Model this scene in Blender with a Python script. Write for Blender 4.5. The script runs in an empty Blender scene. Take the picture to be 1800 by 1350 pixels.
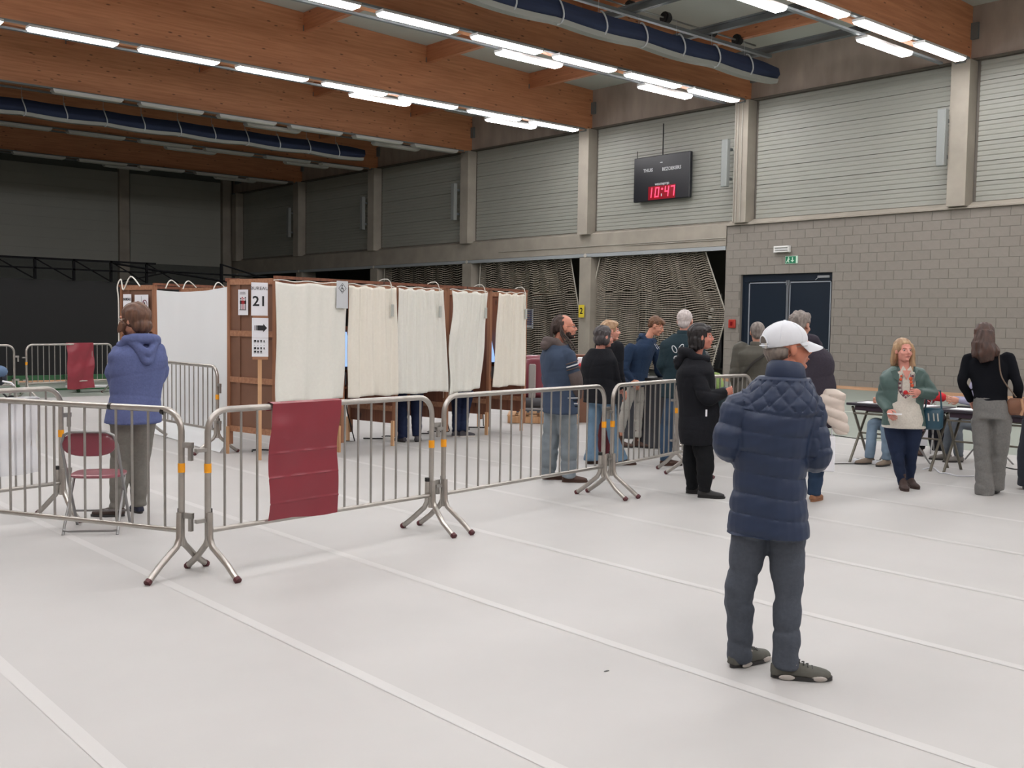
import bpy, bmesh, math, random
import numpy as np
from mathutils import Vector, Matrix
random.seed(7); RNG = np.random.RandomState(7)
SC = bpy.context.scene; COL = SC.collection
PI = math.pi
# ------------------------------------------------------------------ camera
YAW, PIT, ROL, FPX, CH = math.radians(41.02737), math.radians(-3.34866), math.radians(0.88968), 1833.52, 1.68
fw = np.array([math.sin(YAW)*math.cos(PIT), math.cos(YAW)*math.cos(PIT), math.sin(PIT)])
_r = np.array([math.cos(YAW), -math.sin(YAW), 0.]); _u = np.cross(_r, fw)
rt = math.cos(ROL)*_r + math.sin(ROL)*_u; up = -math.sin(ROL)*_r + math.cos(ROL)*_u
cam = bpy.data.cameras.new('camera'); camo = bpy.data.objects.new('camera', cam); COL.objects.link(camo)
cam.sensor_width = 36; cam.lens = 36*FPX/1800; cam.clip_end = 300
camo.matrix_world = Matrix([[rt[0], up[0], -fw[0], 0], [rt[1], up[1], -fw[1], 0], [rt[2], up[2], -fw[2], CH], [0, 0, 0, 1]])
SC.camera = camo
SC.view_settings.view_transform = 'Standard'; SC.view_settings.look = 'None'
SC.view_settings.gamma = 1; SC.view_settings.use_curve_mapping = False
SC.view_settings.exposure = 0.0
W = bpy.data.worlds.new('world'); SC.world = W; W.use_nodes = True
W.node_tree.nodes['Background'].inputs[0].default_value = (.02, .022, .028, 1); W.node_tree.nodes['Background'].inputs[1].default_value = 0.3
SC.cycles.max_bounces = 6; SC.cycles.diffuse_bounces = 4
LAMP_L = 34.5            # radiance of the lit ceiling diffusers
LIT_ROWS = (-7.25, -.6, 6.0, 12.65, 19.3, 25.9); DARK_ROWS = (32.5, 39.15, 45.75)

def ray(x, y): return fw + (x-900)/FPX*rt - (y-675)/FPX*up
def G(x, y, z=0.):
    d = ray(x, y); t = (z-CH)/d[2]; return np.array([t*d[0], t*d[1], z])
def WX(x, y, X):
    d = ray(x, y)*1.; t = X/d[0]; return np.array([X, t*d[1], CH+t*d[2]])
def WY(x, y, Y):
    d = ray(x, y)*1.; t = Y/d[1]; return np.array([t*d[0], Y, CH+t*d[2]])
# ------------------------------------------------------------------ materials
def lin(c):
    return tuple(((v/255)/12.92 if v/255 <= .04045 else ((v/255+.055)/1.055)**2.4) for v in c)
MATS = {}
def mat(name, c, rough=.6, metal=0., var=.0, scale=8., bump=0., stretch=(1, 1, 1), spec=.5, c2=None, emit=None, es=1., detail=4., alpha=None, coat=0.):
    if name in MATS: return MATS[name]
    m = bpy.data.materials.new(name); m.use_nodes = True; nt = m.node_tree; N = nt.nodes; L = nt.links
    b = N['Principled BSDF']; col = lin(c)+(1,)
    b.inputs['Base Color'].default_value = col; b.inputs['Roughness'].default_value = rough; b.inputs['Metallic'].default_value = metal
    b.inputs['Specular IOR Level'].default_value = spec; b.inputs['Coat Weight'].default_value = coat
    if emit: b.inputs['Emission Color'].default_value = lin(emit)+(1,); b.inputs['Emission Strength'].default_value = es
    if var > 0 or bump > 0 or c2:
        tc = N.new('ShaderNodeTexCoord'); mp = N.new('ShaderNodeMapping'); mp.inputs['Scale'].default_value = stretch
        L.new(tc.outputs['Object'], mp.inputs[0]); nz = N.new('ShaderNodeTexNoise'); nz.inputs['Scale'].default_value = scale; nz.inputs['Detail'].default_value = detail
        L.new(mp.outputs[0], nz.inputs['Vector'])
        if var > 0 or c2:
            cr = N.new('ShaderNodeValToRGB'); cr.color_ramp.elements[0].position = .3; cr.color_ramp.elements[1].position = .7
            lo = lin(c2) if c2 else tuple(v*(1-var) for v in col[:3])
            hi = col[:3] if c2 else tuple(min(1, v*(1+var)) for v in col[:3])
            cr.color_ramp.elements[0].color = lo+(1,); cr.color_ramp.elements[1].color = hi+(1,)
            L.new(nz.outputs['Fac'], cr.inputs[0]); L.new(cr.outputs[0], b.inputs['Base Color'])
        if bump > 0:
            bp = N.new('ShaderNodeBump'); bp.inputs['Strength'].default_value = bump; bp.inputs['Distance'].default_value = .02
            L.new(nz.outputs['Fac'], bp.inputs['Height']); L.new(bp.outputs[0], b.inputs['Normal'])
    MATS[name] = m; return m
def wood_mat(name, c, c2, axis=0, sc=3., knots=True, rough=.55):
    if name in MATS: return MATS[name]
    m = mat(name, c, rough); nt = m.node_tree; N = nt.nodes; L = nt.links; b = N['Principled BSDF']
    tc = N.new('ShaderNodeTexCoord'); mp = N.new('ShaderNodeMapping')
    s = [sc*5]*3; s[axis] = sc*.25; mp.inputs['Scale'].default_value = s
    L.new(tc.outputs['Object'], mp.inputs[0]); nz = N.new('ShaderNodeTexNoise'); nz.inputs['Scale'].default_value = 1.6; nz.inputs['Detail'].default_value = 5
    L.new(mp.outputs[0], nz.inputs['Vector'])
    cr = N.new('ShaderNodeValToRGB'); cr.color_ramp.elements[0].position = .35; cr.color_ramp.elements[1].position = .68
    cr.color_ramp.elements[0].color = lin(c2)+(1,); cr.color_ramp.elements[1].color = lin(c)+(1,)
    L.new(nz.outputs['Fac'], cr.inputs[0]); out = cr.outputs[0]
    if knots:
        mp2 = N.new('ShaderNodeMapping'); s = [7.]*3; s[axis] = 2.2; mp2.inputs['Scale'].default_value = s
        L.new(tc.outputs['Object'], mp2.inputs[0]); vo = N.new('ShaderNodeTexVoronoi'); vo.inputs['Scale'].default_value = 1.; L.new(mp2.outputs[0], vo.inputs['Vector'])
        c3 = N.new('ShaderNodeValToRGB'); c3.color_ramp.elements[0].position = .07; c3.color_ramp.elements[1].position = .16
        c3.color_ramp.elements[0].color = (1, 1, 1, 1); c3.color_ramp.elements[1].color = (0, 0, 0, 1); L.new(vo.outputs['Distance'], c3.inputs[0])
        mx = N.new('ShaderNodeMixRGB'); L.new(c3.outputs[0], mx.inputs[0]); L.new(out, mx.inputs[1]); mx.inputs[2].default_value = tuple(v*.35 for v in lin(c2))+(1,)
        out = mx.outputs[0]
    L.new(out, b.inputs['Base Color']); return m
# ------------------------------------------------------------------ mesh builder
class MB:
    def __init__(s): s.v = []; s.f = []; s.m = []
    def add(s, vs, fs, mi=0):
        o = len(s.v); s.v += [tuple(float(c) for c in p) for p in vs]; s.f += [tuple(i+o for i in f) for f in fs]; s.m += [mi]*len(fs); return s
    def box(s, c, d, mi=0, rz=0., M=None):
        x, y, z = d[0]/2, d[1]/2, d[2]/2
        P = np.array([(-x,-y,-z),(x,-y,-z),(x,y,-z),(-x,y,-z),(-x,-y,z),(x,-y,z),(x,y,z),(-x,y,z)])
        if rz: P = P @ np.array([[math.cos(rz), math.sin(rz), 0], [-math.sin(rz), math.cos(rz), 0], [0, 0, 1]])
        if M is not None: P = P @ np.array(M).T
        return s.add(P+np.array(c), [(0,3,2,1),(4,5,6,7),(0,1,5,4),(1,2,6,5),(2,3,7,6),(3,0,4,7)], mi)
    def bb(s, a, b, mi=0):
        a = np.array(a, float); b = np.array(b, float); return s.box((a+b)/2, np.abs(b-a), mi)
    def bev(s, c, d, r=.01, mi=0, rz=0., M=None):        # box with chamfered edges
        x, y, z = d[0]/2, d[1]/2, d[2]/2; r = min(r, x*.9, y*.9, z*.9); vs = []
        for sz in (-1, 1):
            for k, (cx, cy) in enumerate(((-1,-1),(1,-1),(1,1),(-1,1))):
                vs += [(cx*(x-r), cy*(y-r), sz*z)]
        for sz in (-1, 1):
            for (cx, cy) in ((-1,-1),(1,-1),(1,1),(-1,1)):
                A = (cx*x, cy*(y-r), sz*(z-r)); B = (cx*(x-r), cy*y, sz*(z-r))
                vs += [A, B] if cx*cy > 0 else [B, A]
        F = [(0,3,2,1),(4,5,6,7)]
        lo = list(range(8, 16)); hi = list(range(16, 24))
        for k in range(8): F.append((lo[k], lo[(k+1)%8], hi[(k+1)%8], hi[k]))
        for k in range(4):
            F.append((k, lo[2*k], lo[2*k+1])[::-1] if False else (k, lo[2*k+1], lo[2*k])); F.append((4+k, hi[2*k], hi[2*k+1]))
            n = (k+1) % 4
            F.append((k, n, lo[2*n], lo[2*k+1])); F.append((4+n, 4+k, hi[2*k+1], hi[2*n]))
        P = np.array(vs)
        if rz: P = P @ np.array([[math.cos(rz), math.sin(rz), 0], [-math.sin(rz), math.cos(rz), 0], [0, 0, 1]])
        if M is not None: P = P @ np.array(M).T
        return s.add(P+np.array(c), F, mi)
    def loft(s, rings, mi=0, cap=True, closed=False):
        n = len(rings[0]); vs = [p for r in rings for p in r]; fs = []; m = len(rings)
        for k in range(m if closed else m-1):
            a = k*n; b = ((k+1) % m)*n
            for i in range(n): fs.append((a+i, a+(i+1)%n, b+(i+1)%n, b+i))
        if cap and not closed: fs += [tuple(range(n))[::-1], tuple(range((m-1)*n, m*n))]
        return s.add(vs, fs, mi)
    def tube(s, pts, r, n=8, mi=0, cap=True, flat=1.):
        pts = [np.array(p, float) for p in pts]; rr = r if hasattr(r, '__len__') else [r]*len(pts); rings = []; prev = None
        for k, p in enumerate(pts):
            t = pts[min(k+1, len(pts)-1)]-pts[max(k-1, 0)]; t = t/(np.linalg.norm(t)+1e-9)
            if prev is None:
                h = np.array([0, 0, 1.]) if abs(t[2]) < .9 else np.array([0, 1., 0])
                u_ = np.cross(t, h)
            else: u_ = prev-t*(prev@t)
            u_ /= np.linalg.norm(u_)+1e-9; prev = u_; w = np.cross(t, u_)
            rings.append([p+rr[k]*(math.cos(a)*u_+math.sin(a)*w*flat) for a in np.linspace(0, 2*PI, n, endpoint=False)])
        return s.loft(rings, mi, cap)
    def ell(s, c, r, n=12, m=8, mi=0, M=None):
        c = np.array(c, float); rings = []
        for j in range(1, m):
            ph = -PI/2+PI*j/m; rings.append([(r[0]*math.cos(ph)*math.cos(a), r[1]*math.cos(ph)*math.sin(a), r[2]*math.sin(ph)) for a in np.linspace(0, 2*PI, n, endpoint=False)])
        vs = np.array([p for q in rings for p in q]+[(0, 0, -r[2]), (0, 0, r[2])]); fs = []
        for k in range(m-2):
            for i in range(n): fs.append((k*n+i, k*n+(i+1)%n, (k+1)*n+(i+1)%n, (k+1)*n+i))
        b = (m-1)*n
        for i in range(n): fs.append((b, (i+1)%n, i)); fs.append((b+1, (m-2)*n+i, (m-2)*n+(i+1)%n))
        if M is not None: vs = vs @ np.array(M).T
        return s.add(vs+c, fs, mi)
    def cyl(s, a, b, r, n=12, mi=0): return s.tube([a, b], r, n, mi)
    def prism(s, poly, M, th, mi=0):      # poly in 2D -> plane given by 3x3 M columns (u,v,w) + origin
        O, U, V, Wn = [np.array(q, float) for q in M]; n = len(poly)
        a = [O+U*p[0]+V*p[1] for p in poly]; b = [q+Wn*th for q in a]
        fs = [tuple(range(n))[::-1], tuple(range(n, 2*n))]+[(i, (i+1)%n, n+(i+1)%n, n+i) for i in range(n)]
        return s.add(a+b, fs, mi)
    def mesh(s, name):
        me = bpy.data.meshes.new(name); me.from_pydata(s.v, [], s.f)
        if any(s.m): me.polygons.foreach_set('material_index', s.m)
        return me
    def build(s, name, mats, parent=None, smooth=False, **kw):
        me = s.mesh(name)
        return link(name, me, mats, parent, smooth, **kw)
def link(name, me, mats, parent=None, smooth=False, angle=None, **kw):
    for q in (mats if isinstance(mats, (list, tuple)) else [mats]): me.materials.append(q)
    if smooth:
        me.polygons.foreach_set('use_smooth', [True]*len(me.polygons))
        try: me.set_sharp_from_angle(angle=angle or math.radians(45))
        except Exception: pass
    o = bpy.data.objects.new(name, me); COL.objects.link(o); o.parent = parent
    for k, v in kw.items(): o[k] = v
    return o
def thing(name, label, cat, loc=(0, 0, 0), rz=0., group=None):
    o = bpy.data.objects.new(name, None); COL.objects.link(o); o.empty_display_size = .1
    o.location = [float(c) for c in loc]; o.rotation_euler = (0, 0, rz); o['label'] = label; o['category'] = cat
    if group: o['group'] = group
    return o
def tagm(o, label, cat, group=None):
    o['label'] = label; o['category'] = cat
    if group: o['group'] = group
    return o
def struct(o): o['kind'] = 'structure'; return o
def dup(root, loc=None, rz=None, label=None, group=None):
    r = root.copy(); COL.objects.link(r)
    if loc is not None: r.location = [float(c) for c in loc]
    if rz is not None: r.rotation_euler = (0, 0, rz)
    if label: r['label'] = label
    if group: r['group'] = group
    for ch in list(root.children):
        c = ch.copy(); COL.objects.link(c); c.parent = r
        for g in list(ch.children):
            d = g.copy(); COL.objects.link(d); d.parent = c
    return r
def text_mesh(txt, size, M, mat_, name, parent, depth=.002, align='CENTER', bold=0.):
    cu = bpy.data.curves.new(name, 'FONT'); cu.body = txt; cu.size = size; cu.align_x = align; cu.align_y = 'CENTER'; cu.extrude = depth/2; cu.offset = bold; cu.resolution_u = 2
    o = bpy.data.objects.new('tmp_text', cu); TMP.collection.objects.link(o); TMP.view_layers[0].update()
    me = bpy.data.meshes.new_from_object(o.evaluated_get(TMP.view_layers[0].depsgraph)); bpy.data.objects.remove(o); bpy.data.curves.remove(cu)
    me.materials.clear(); me.transform(M); return link(name, me, mat_, parent)
TMP = bpy.data.scenes.new('scratch')
def basis(O, U, V):      # 4x4 with x->U y->V z->UxV
    U = Vector(U).normalized(); V = Vector(V).normalized(); Wn = U.cross(V)
    return Matrix([[U[0], V[0], Wn[0], O[0]], [U[1], V[1], Wn[1], O[1]], [U[2], V[2], Wn[2], O[2]], [0, 0, 0, 1]])
# ------------------------------------------------------------------ palette
M_cover = mat('floor cover', (182, 181, 179), .5, var=.03, scale=1.3, spec=.35, bump=.02)
M_seam = mat('seam tape', (192, 191, 189), .45, spec=.4)
M_green = mat('sports floor', (138, 145, 136), .5, var=.03, scale=2)
M_line = mat('court line', (215, 220, 212), .5)
M_conc = mat('concrete', (158, 151, 140), .85, var=.12, scale=1.5, bump=.15)
M_conc2 = mat('concrete band', (162, 148, 138), .85, var=.16, scale=2.2, bump=.1, stretch=(1, 1, .35))
M_sid = mat('white siding', (154, 155, 147), .5, var=.02, scale=1)
M_blk = mat('concrete block', (136, 130, 123), .9, var=.04, scale=9, bump=.35)
M_blk2 = mat('concrete block light', (137, 131, 124), .9, var=.04, scale=9, bump=.35)
M_blk3 = mat('concrete block dark', (135, 129, 122), .9, var=.04, scale=9, bump=.35)
M_mort = mat('mortar', (116, 111, 104), .95)
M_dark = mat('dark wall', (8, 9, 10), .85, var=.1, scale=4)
M_ceil = mat('ceiling panel', (188, 192, 186), .8)
M_glu = wood_mat('glulam', (206, 144, 104), (186, 124, 86), axis=0, sc=2.2)
M_glup = wood_mat('glulam purlin', (198, 134, 96), (178, 114, 80), axis=1, sc=2.2)
M_steel = mat('grey steel', (118, 124, 126), .5, .3)
M_white = mat('white housing', (205, 206, 206), .4)
M_lampoff = mat('unlit diffuser', (200, 200, 192), .35)
M_lampon = mat('lit diffuser', (255, 255, 255), .4, emit=(253, 251, 252), es=LAMP_L)
M_blk_ = mat('black', (14, 15, 18), .5)
M_skirt = wood_mat('skirting wood', (205, 165, 132), (180, 138, 106), axis=1, sc=2, knots=False)
XW = 25.98
# ------------------------------------------------------------------ floor
m = MB(); m.bb((-6, -9, -.1), (XW, 53.2, -.004)); struct(m.build('floor', M_green))
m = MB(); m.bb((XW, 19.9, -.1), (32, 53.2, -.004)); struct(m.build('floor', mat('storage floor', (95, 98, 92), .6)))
cv = thing('floor_cover', 'pale grey protective floor sheeting covering the green sports floor', 'floor covering', (0, 0, 0))
cx1 = 14.35; cy1 = 22.4
E = MB(); E.bb((-6, -9, -.004), (cx1, cy1, .0)); E.build('sheet', M_cover, cv)
def seam(x0, y0, x1, y1, w=.07):
    d = np.array([x1-x0, y1-y0]); d /= np.linalg.norm(d); n = np.array([-d[1], d[0]])*w/2
    q = MB(); q.add([(x0-n[0], y0-n[1], .0015), (x1-n[0], y1-n[1], .0015), (x1+n[0], y1+n[1], .0015), (x0+n[0], y0+n[1], .0015)], [(0, 1, 2, 3)]); q.build('seam_tape', M_seam, cv)
for (a, b) in [((0, 1166.7), (200, 1348)), ((14.8, 891.5), (977.8, 1350)), ((266.7, 863), (1727.8, 1348)), ((640.7, 881.5), (1800, 1175)), ((822, 851.9), (1800, 1053.7)), ((1424, 909), (1800, 975)), ((1438.9, 863), (1800, 917.4)), ((1639, 850), (1800, 869.3))]:
    A = G(*a); B = G(*b); sl = (A[0]-B[0])/(A[1]-B[1]); sl = max(-.12, min(.12, sl)); xa = A[0]+sl*(20-A[1])*.3
    s1 = A[0]+(B[0]-A[0])*((-8.5-B[1])/(A[1]-B[1])-0)*0
    f = lambda y: B[0]+(A[0]-B[0])*(y-B[1])/(A[1]-B[1])
    ye = min(cy1-.1, A[1]+8)
    seam(f(-3), -3, f(ye), ye)
for x in (12.4, 13.5): seam(x, 1, x, 21, .06)
# white court line on the green floor
m = MB(); m.bb((18.9, -8, -.004), (18.98, 30, -.001)); tagm(m.build('court_line', M_line), 'long white court line painted on the green floor beyond the tables', 'court line')
# ------------------------------------------------------------------ right wall
SP = 6.63; CY = [12.66+SP*k for k in range(-3, 7)]   # column centres
wl = thing('wall_right', 'white ribbed siding wall over grey concrete blocks', 'wall'); del wl['category'], wl['label']; wl['kind'] = 'structure'
m = MB(); m.bb((XW+.12, -9, 4.9), (XW+.3, 53.4, 9.9)); m.bb((XW, 19.86, 4.02), (XW+.3, 53.2, 4.86)); m.bb((XW-.114, -9, 0), (XW+.3, 16.2, 4.72)); m.bb((XW-.114, 19.3, 0), (XW+.3, 19.86, 4.72)); m.bb((XW-.114, 16.2, 3.27), (XW+.3, 19.3, 4.72))
m.build('backing', M_mort, wl)
# concrete ring beam (lintel) with ledge, lower grey flange, conduits
m = MB(); m.bb((XW-.12, 19.86, 4.13), (XW+.28, 53.2, 4.72)); m.loft([[(XW-.12, y, 4.72), (XW-.12, y, 4.78), (XW+.12, y, 4.9), (XW+.28, y, 4.9), (XW+.28, y, 4.72)] for y in (19.86, 53.2)]); m.build('lintel', M_conc, wl)
m = MB(); m.bb((XW-.13, 19.9, 4.0), (XW-.05, 53.2, 4.12)); m.build('flange', mat('pale flange', (160, 165, 168), .5), wl)
m = MB()
for z in (4.32, 4.37): m.tube([(XW-.14, 19.9, z), (XW-.14, 30.6 if z > 4.35 else 24.0, z)], .013, 6)
m.build('conduit', mat('conduit grey', (165, 160, 150), .5), wl)
# upper concrete band & steel ledge
m = MB(); m.bb((XW-.04, -9, 8.43), (XW+.2, 53.2, 9.95)); m.build('concrete_band', M_conc2, wl)
m = MB(); m.bb((XW-.10, -9, 8.38), (XW+.02, 53.2, 8.43)); m.build('ledge', mat('dark ledge', (92, 86, 78), .7), wl)
# siding panels, one object each
pm = {}
def panel_mesh(L, H):
    k = (round(L, 2), round(H, 2))
    if k in pm: return pm[k]
    m = MB(); rings = []; prof = [(0.03, .0), (0.0, .004)]
    n = 4
    for i in range(n):
        z0 = H*i/n; z1 = H*(i+1)/n
        prof += [(0, z0+.02), (0, z1-.022), (.016 if i < n-1 else .03, z1-.017), (.016 if i < n-1 else .03, z1-.005)]
    prof += [(.03, H-.004)]
    for y in (0, L): rings.append([(p[0], y, p[1]) for p in prof]+[(.05, y, H-.004), (.05, y, 0)])
    m.loft(rings); pm[k] = m.mesh('panel'); pm[k].materials.append(M_sid); return pm[k]
for i in range(len(CY)):
    y0 = CY[i]+.33; y1 = (CY[i+1]-.33) if i+1 < len(CY) else 53.0
    if y1-y0 < .5: continue
    hs = 7; z = 4.9; H = 3.48/hs
    for k in range(hs):
        o = bpy.data.objects.new('siding_panel', panel_mesh(y1-y0, H)); COL.objects.link(o); o.parent = wl; o.location = (XW+.07, y0, 4.9+k*H)
# columns
for i, y in enumerate(CY):
    m = MB(); z0 = 4.78 if y < 19.9+.5 and y > -10 else 0
    m.bb((XW-.32, y-.24, 4.78), (XW+.1, y+.24, 8.38)); m.build('column', M_conc, wl)
    m = MB(); m.bb((XW-.4, y-.13, 8.3), (XW-.02, y+.13, 8.38)); m.bb((XW-.12, y-.3, 8.9), (XW-.04, y+.3, 9.3)); m.build('beam_seat', M_steel, wl)
    if y > 22:
        m = MB(); m.bb((XW-.13, y-.28, 0), (XW+.25, y+.28, 4.02)); m.bb((XW+.25, y-.2, 0), (XW+.7, y+.2, 4.02)); m.build('lower_column', M_conc, wl)
        m = MB(); m.cyl((XW-.15, y, 4.06), (XW-.14, y, 4.06), .07, 14); m.build('column_disc', mat('offwhite disc', (205, 200, 190), .5), wl)
for dy in (.10, .2, .3, -.05):
    m = MB(); m.tube([(XW-.345 if dy < .24 else XW-.1, 19.29+dy, 4.8), (XW-.345 if dy < .24 else XW-.1, 19.29+dy, 8.4)], .018, 6); m.build('conduit', MATS['conduit grey'], wl)
# sloped sill on the block wall
m = MB(); m.loft([[(XW-.2, y, 4.72), (XW-.2, y, 4.76), (XW+.1, y, 4.9), (XW+.1, y, 4.72)] for y in (-9, 19.86)]); m.build('sill', M_conc, wl)
# concrete blocks
BH = .2484; BL = .5; bm_ = {}
def block_mesh(L, H, mi):
    k = (round(L, 3), round(H, 3), mi)
    if k in bm_: return bm_[k]
    q = MB(); q.bev((0, 0, 0), (.12, L-.007, H-.007), .004); me = q.mesh('block'); me.materials.append((M_blk, M_blk2, M_blk3)[mi]); bm_[k] = me; return me
blocks = []
for c in range(19):
    z = BH*(c+.5); off = (c % 2)*.25
    y = 19.86
    while y > -8.9:
        L = BL if not (y == 19.86 and c % 2) else BL/2
        ya = y-L; yb = y; y = ya
        segs = [(ya, yb)]
        if z < 3.27:
            segs = []
            if yb > 19.3: segs.append((max(ya, 19.3), yb))
            if ya < 16.2: segs.append((ya, min(yb, 16.2)))
        for (a, b) in segs:
            if b-a < .06: continue
            blocks.append((a, b, z, RNG.randint(3)))
vis = [b for b in blocks if b[0] > 10.2]; vis.sort(key=lambda b: b[0]+ .3*b[2]); near = vis[:300]; rest = [b for b in blocks if b not in near]
for (a, b, z, mi) in near:
    o = bpy.data.objects.new('block', block_mesh(b-a, BH, mi)); COL.objects.link(o); o.parent = wl; o.location = (XW-.06-RNG.rand()*.004, (a+b)/2, z)
q = MB()
for (a, b, z, mi) in rest: q.bev((XW-.06-RNG.rand()*.004, (a+b)/2, z), (.12, b-a-.007, BH-.007), .004, mi)
q.build('block_rows', [M_blk, M_blk2, M_blk3], wl, kind='stuff')
m = MB(); m.bb((XW-.12, 19.86, 0), (XW+.25, 19.88, 4.74)); m.build('block_end', M_blk2, wl)
m = MB(); m.bb((XW-.16, -9, .0), (XW-.12, 16.2, .085)); m.bb((XW-.16, 19.3, 0), (XW-.12, 19.86, .085)); o = m.build('baseboard_right', M_skirt); struct(o)
# ------------------------------------------------------------------ double door
D = thing('door_1', 'navy double door', 'door'); del D['category'], D['label']; struct(D); D.location = (XW, 16.2, 0)
navy = mat('navy paint', (20, 32, 46), .35); pale = mat('pale door seal', (150, 156, 165), .4, .2)
m = MB(); m.bb((-.02, 0, 0), (.1, .06, 3.27)); m.bb((-.02, 3.04, 0), (.1, 3.1, 3.27)); m.bb((-.02, .06, 3.02), (.1, 3.04, 3.27)); m.build('door_frame', navy, D)
for (a, b) in ((.09, 1.46), (1.52, 3.0-.12)):
    lf = MB(); lf.bev((.04, (a+b)/2, 1.5), (.06, b-a, 3.0), .004); L_ = lf.build('door_leaf', navy, D)
    t = MB(); t.bb((-.005, a, 0), (.012, a+.035, 3.0)); t.bb((-.005, b-.035, 0), (.012, b, 3.0)); t.bb((-.005, a, 2.965), (.012, b, 3.0)); t.bb((-.005, a, 1.06), (.012, b, 1.08)); t.build('edge_strip', pale, L_)
m = MB(); m.bb((0, 2.88, 0), (.06, 3.04, 3.02)); m.build('side_panel', navy, D)
m = MB(); m.bb((-.05, 1.43, 2.9), (0, 1.49, 3.04)); m.bb((-.05, 1.5, 2.9), (0, 1.56, 3.04)); m.tube([(-.04, 1.47, 1.7), (-.04, 1.47, 3.0)], .01, 6); m.tube([(-.04, 1.53, 1.7), (-.04, 1.53, 3.0)], .01, 6); m.build('latch', mat('latch steel', (140, 145, 150), .35, .8), D)
m = MB(); m.bev((-.04, .32, 3.12), (.06, .38, .07), .01); m.tube([(-.06, .48, 3.1), (-.08, .56, 3.03)], .01, 6); m.build('door_closer', mat('closer silver', (170, 172, 178), .35, .6), D)
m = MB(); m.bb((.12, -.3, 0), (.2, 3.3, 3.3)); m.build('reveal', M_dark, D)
# ------------------------------------------------------------------ back wall, left wall, rear wall
bw = thing('wall_back', '', ''); del bw['category'], bw['label']; struct(bw)
m = MB(); m.bb((-6, 53.2, 0), (32, 53.4, 10.8)); m.build('backing', mat('back grey', (95, 98, 94), .8, var=.05), bw)
for x in (25.5, 19.95, 13.4, 6.9, .4):
    m = MB(); m.bb((x-.25, 52.9, 0), (x+.25, 53.2, 10)); m.build('column', M_conc, bw)
for i, x in enumerate((13.75, 20.3)):
    for k in range(9):
        L = 5.95 if i == 0 else 4.9
        o = bpy.data.objects.new('siding_panel', panel_mesh(L, .5)); COL.objects.link(o); o.parent = bw; o.location = (x, 53.14, 4.9+k*.5-.45); o.rotation_euler = (0, 0, -PI/2); o.location = (x, 53.14, 4.45+k*.5)
m = MB(); m.bb((-6.2, -9, 0), (-6, 53.2, 10.8)); struct(m.build('wall_left', M_conc2))
m = MB(); m.bb((-6.2, -9.2, 0), (26.2, -9, 10.8)); struct(m.build('wall_rear', M_conc2))
# storage hall behind the openings
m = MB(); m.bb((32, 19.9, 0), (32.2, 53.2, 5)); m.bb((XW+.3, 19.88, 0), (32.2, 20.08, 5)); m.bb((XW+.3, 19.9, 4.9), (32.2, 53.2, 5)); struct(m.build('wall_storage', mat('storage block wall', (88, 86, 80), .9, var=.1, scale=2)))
# ------------------------------------------------------------------ ceiling + beams
def zc(x): return 9.73+.031*(XW-x) if x > 8 else 9.73+.031*(XW-8)
m = MB()
for (xa, xb) in ((-6, 8), (8, XW+.3)): m.add([(xa, -9, zc(xa)), (xb, -9, zc(xb)), (xb, 53.4, zc(xb)), (xa, 53.4, zc(xa)), (xa, -9, zc(xa)+.2), (xb, -9, zc(xb)+.2), (xb, 53.4, zc(xb)+.2), (xa, 53.4, zc(xa)+.2)], [(0, 1, 2, 3), (7, 6, 5, 4), (0, 4, 5, 1), (1, 5, 6, 2), (2, 6, 7, 3), (3, 7, 4, 0)])
struct(m.build('ceiling', M_ceil))
BY = [12.65+SP*k for k in range(-3, 6)]
for y in BY:
    near_ = 'lit' if y < 27 else 'unlit'
    order = {12: 'nearest beam in view, ending at the right edge above the far right wall column', 19: 'beam carrying the row of lit lamps beside the rolled navy curtain', 25: 'beam ending left of the scoreboard, lit lamps along it', 32: 'beam ending above the wall behind the far curtained booths, unlit lamps', 39: 'second beam from the back, dim, unlit lamps', 45: 'backmost dim beam over the dark end of the hall'}.get(int(y), 'beam overhead behind the viewpoint')
    m = MB(); pts = [(-6, 8.33), (XW-.02, 8.33), (XW-.02, zc(XW)-.005), (8, zc(8)-.005), (-6, zc(8)-.005)]
    m.loft([[(p[0], y-.11, p[1]) for p in pts], [(p[0], y+.11, p[1]) for p in pts]])
    tagm(m.build('roof_beam', M_glu), 'deep glulam timber roof '+order, 'beam', 'glulam roof beams behind the viewpoint' if y < 12 else 'glulam roof beams')
for i, y in enumerate(BY+[53.2]):
    ya = (BY[i-1]+.11) if i else -9; yb = y-.11
    for x in (23.07, 18.92, 14.76, 10.61, 6.45, 2.3, -1.85):
        if y > 33 and x < 8 or y < 12: continue
        z1 = zc(x)-.003; m = MB(); m.bb((x-.08, ya, z1-.5), (x+.08, yb, z1)); P_ = m.build('roof_purlin', M_glup)
        lab = {12: 'above the lamps at the top right corner', 19: 'beside the rolled navy curtain', 25: 'between the two rows of lit lamps', 32: 'in the bay behind the second row of lit lamps', 39: 'in the dim bay over the far rolled curtain', 45: 'in the dim bay near the back'}.get(int(y), 'in the bay over the viewpoint' if y < 12 else 'in the darkest bay at the back wall')
        xl = {23.07: 'nearest the right wall', 18.92: 'second from the right wall', 14.76: 'third from the right wall', 10.61: 'fourth from the right wall', 6.45: 'fifth from the right wall', 2.3: 'sixth from the right wall', -1.85: 'seventh from the right wall'}[x]
        tagm(P_, 'purlin '+lab+', '+xl, 'purlin', 'timber roof purlins')
        for hy in (ya+.01, yb-.01): m = MB(); m.box((x, hy, z1-.42), (.2, .02, .15)); m.build('hanger', M_steel, P_)
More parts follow.
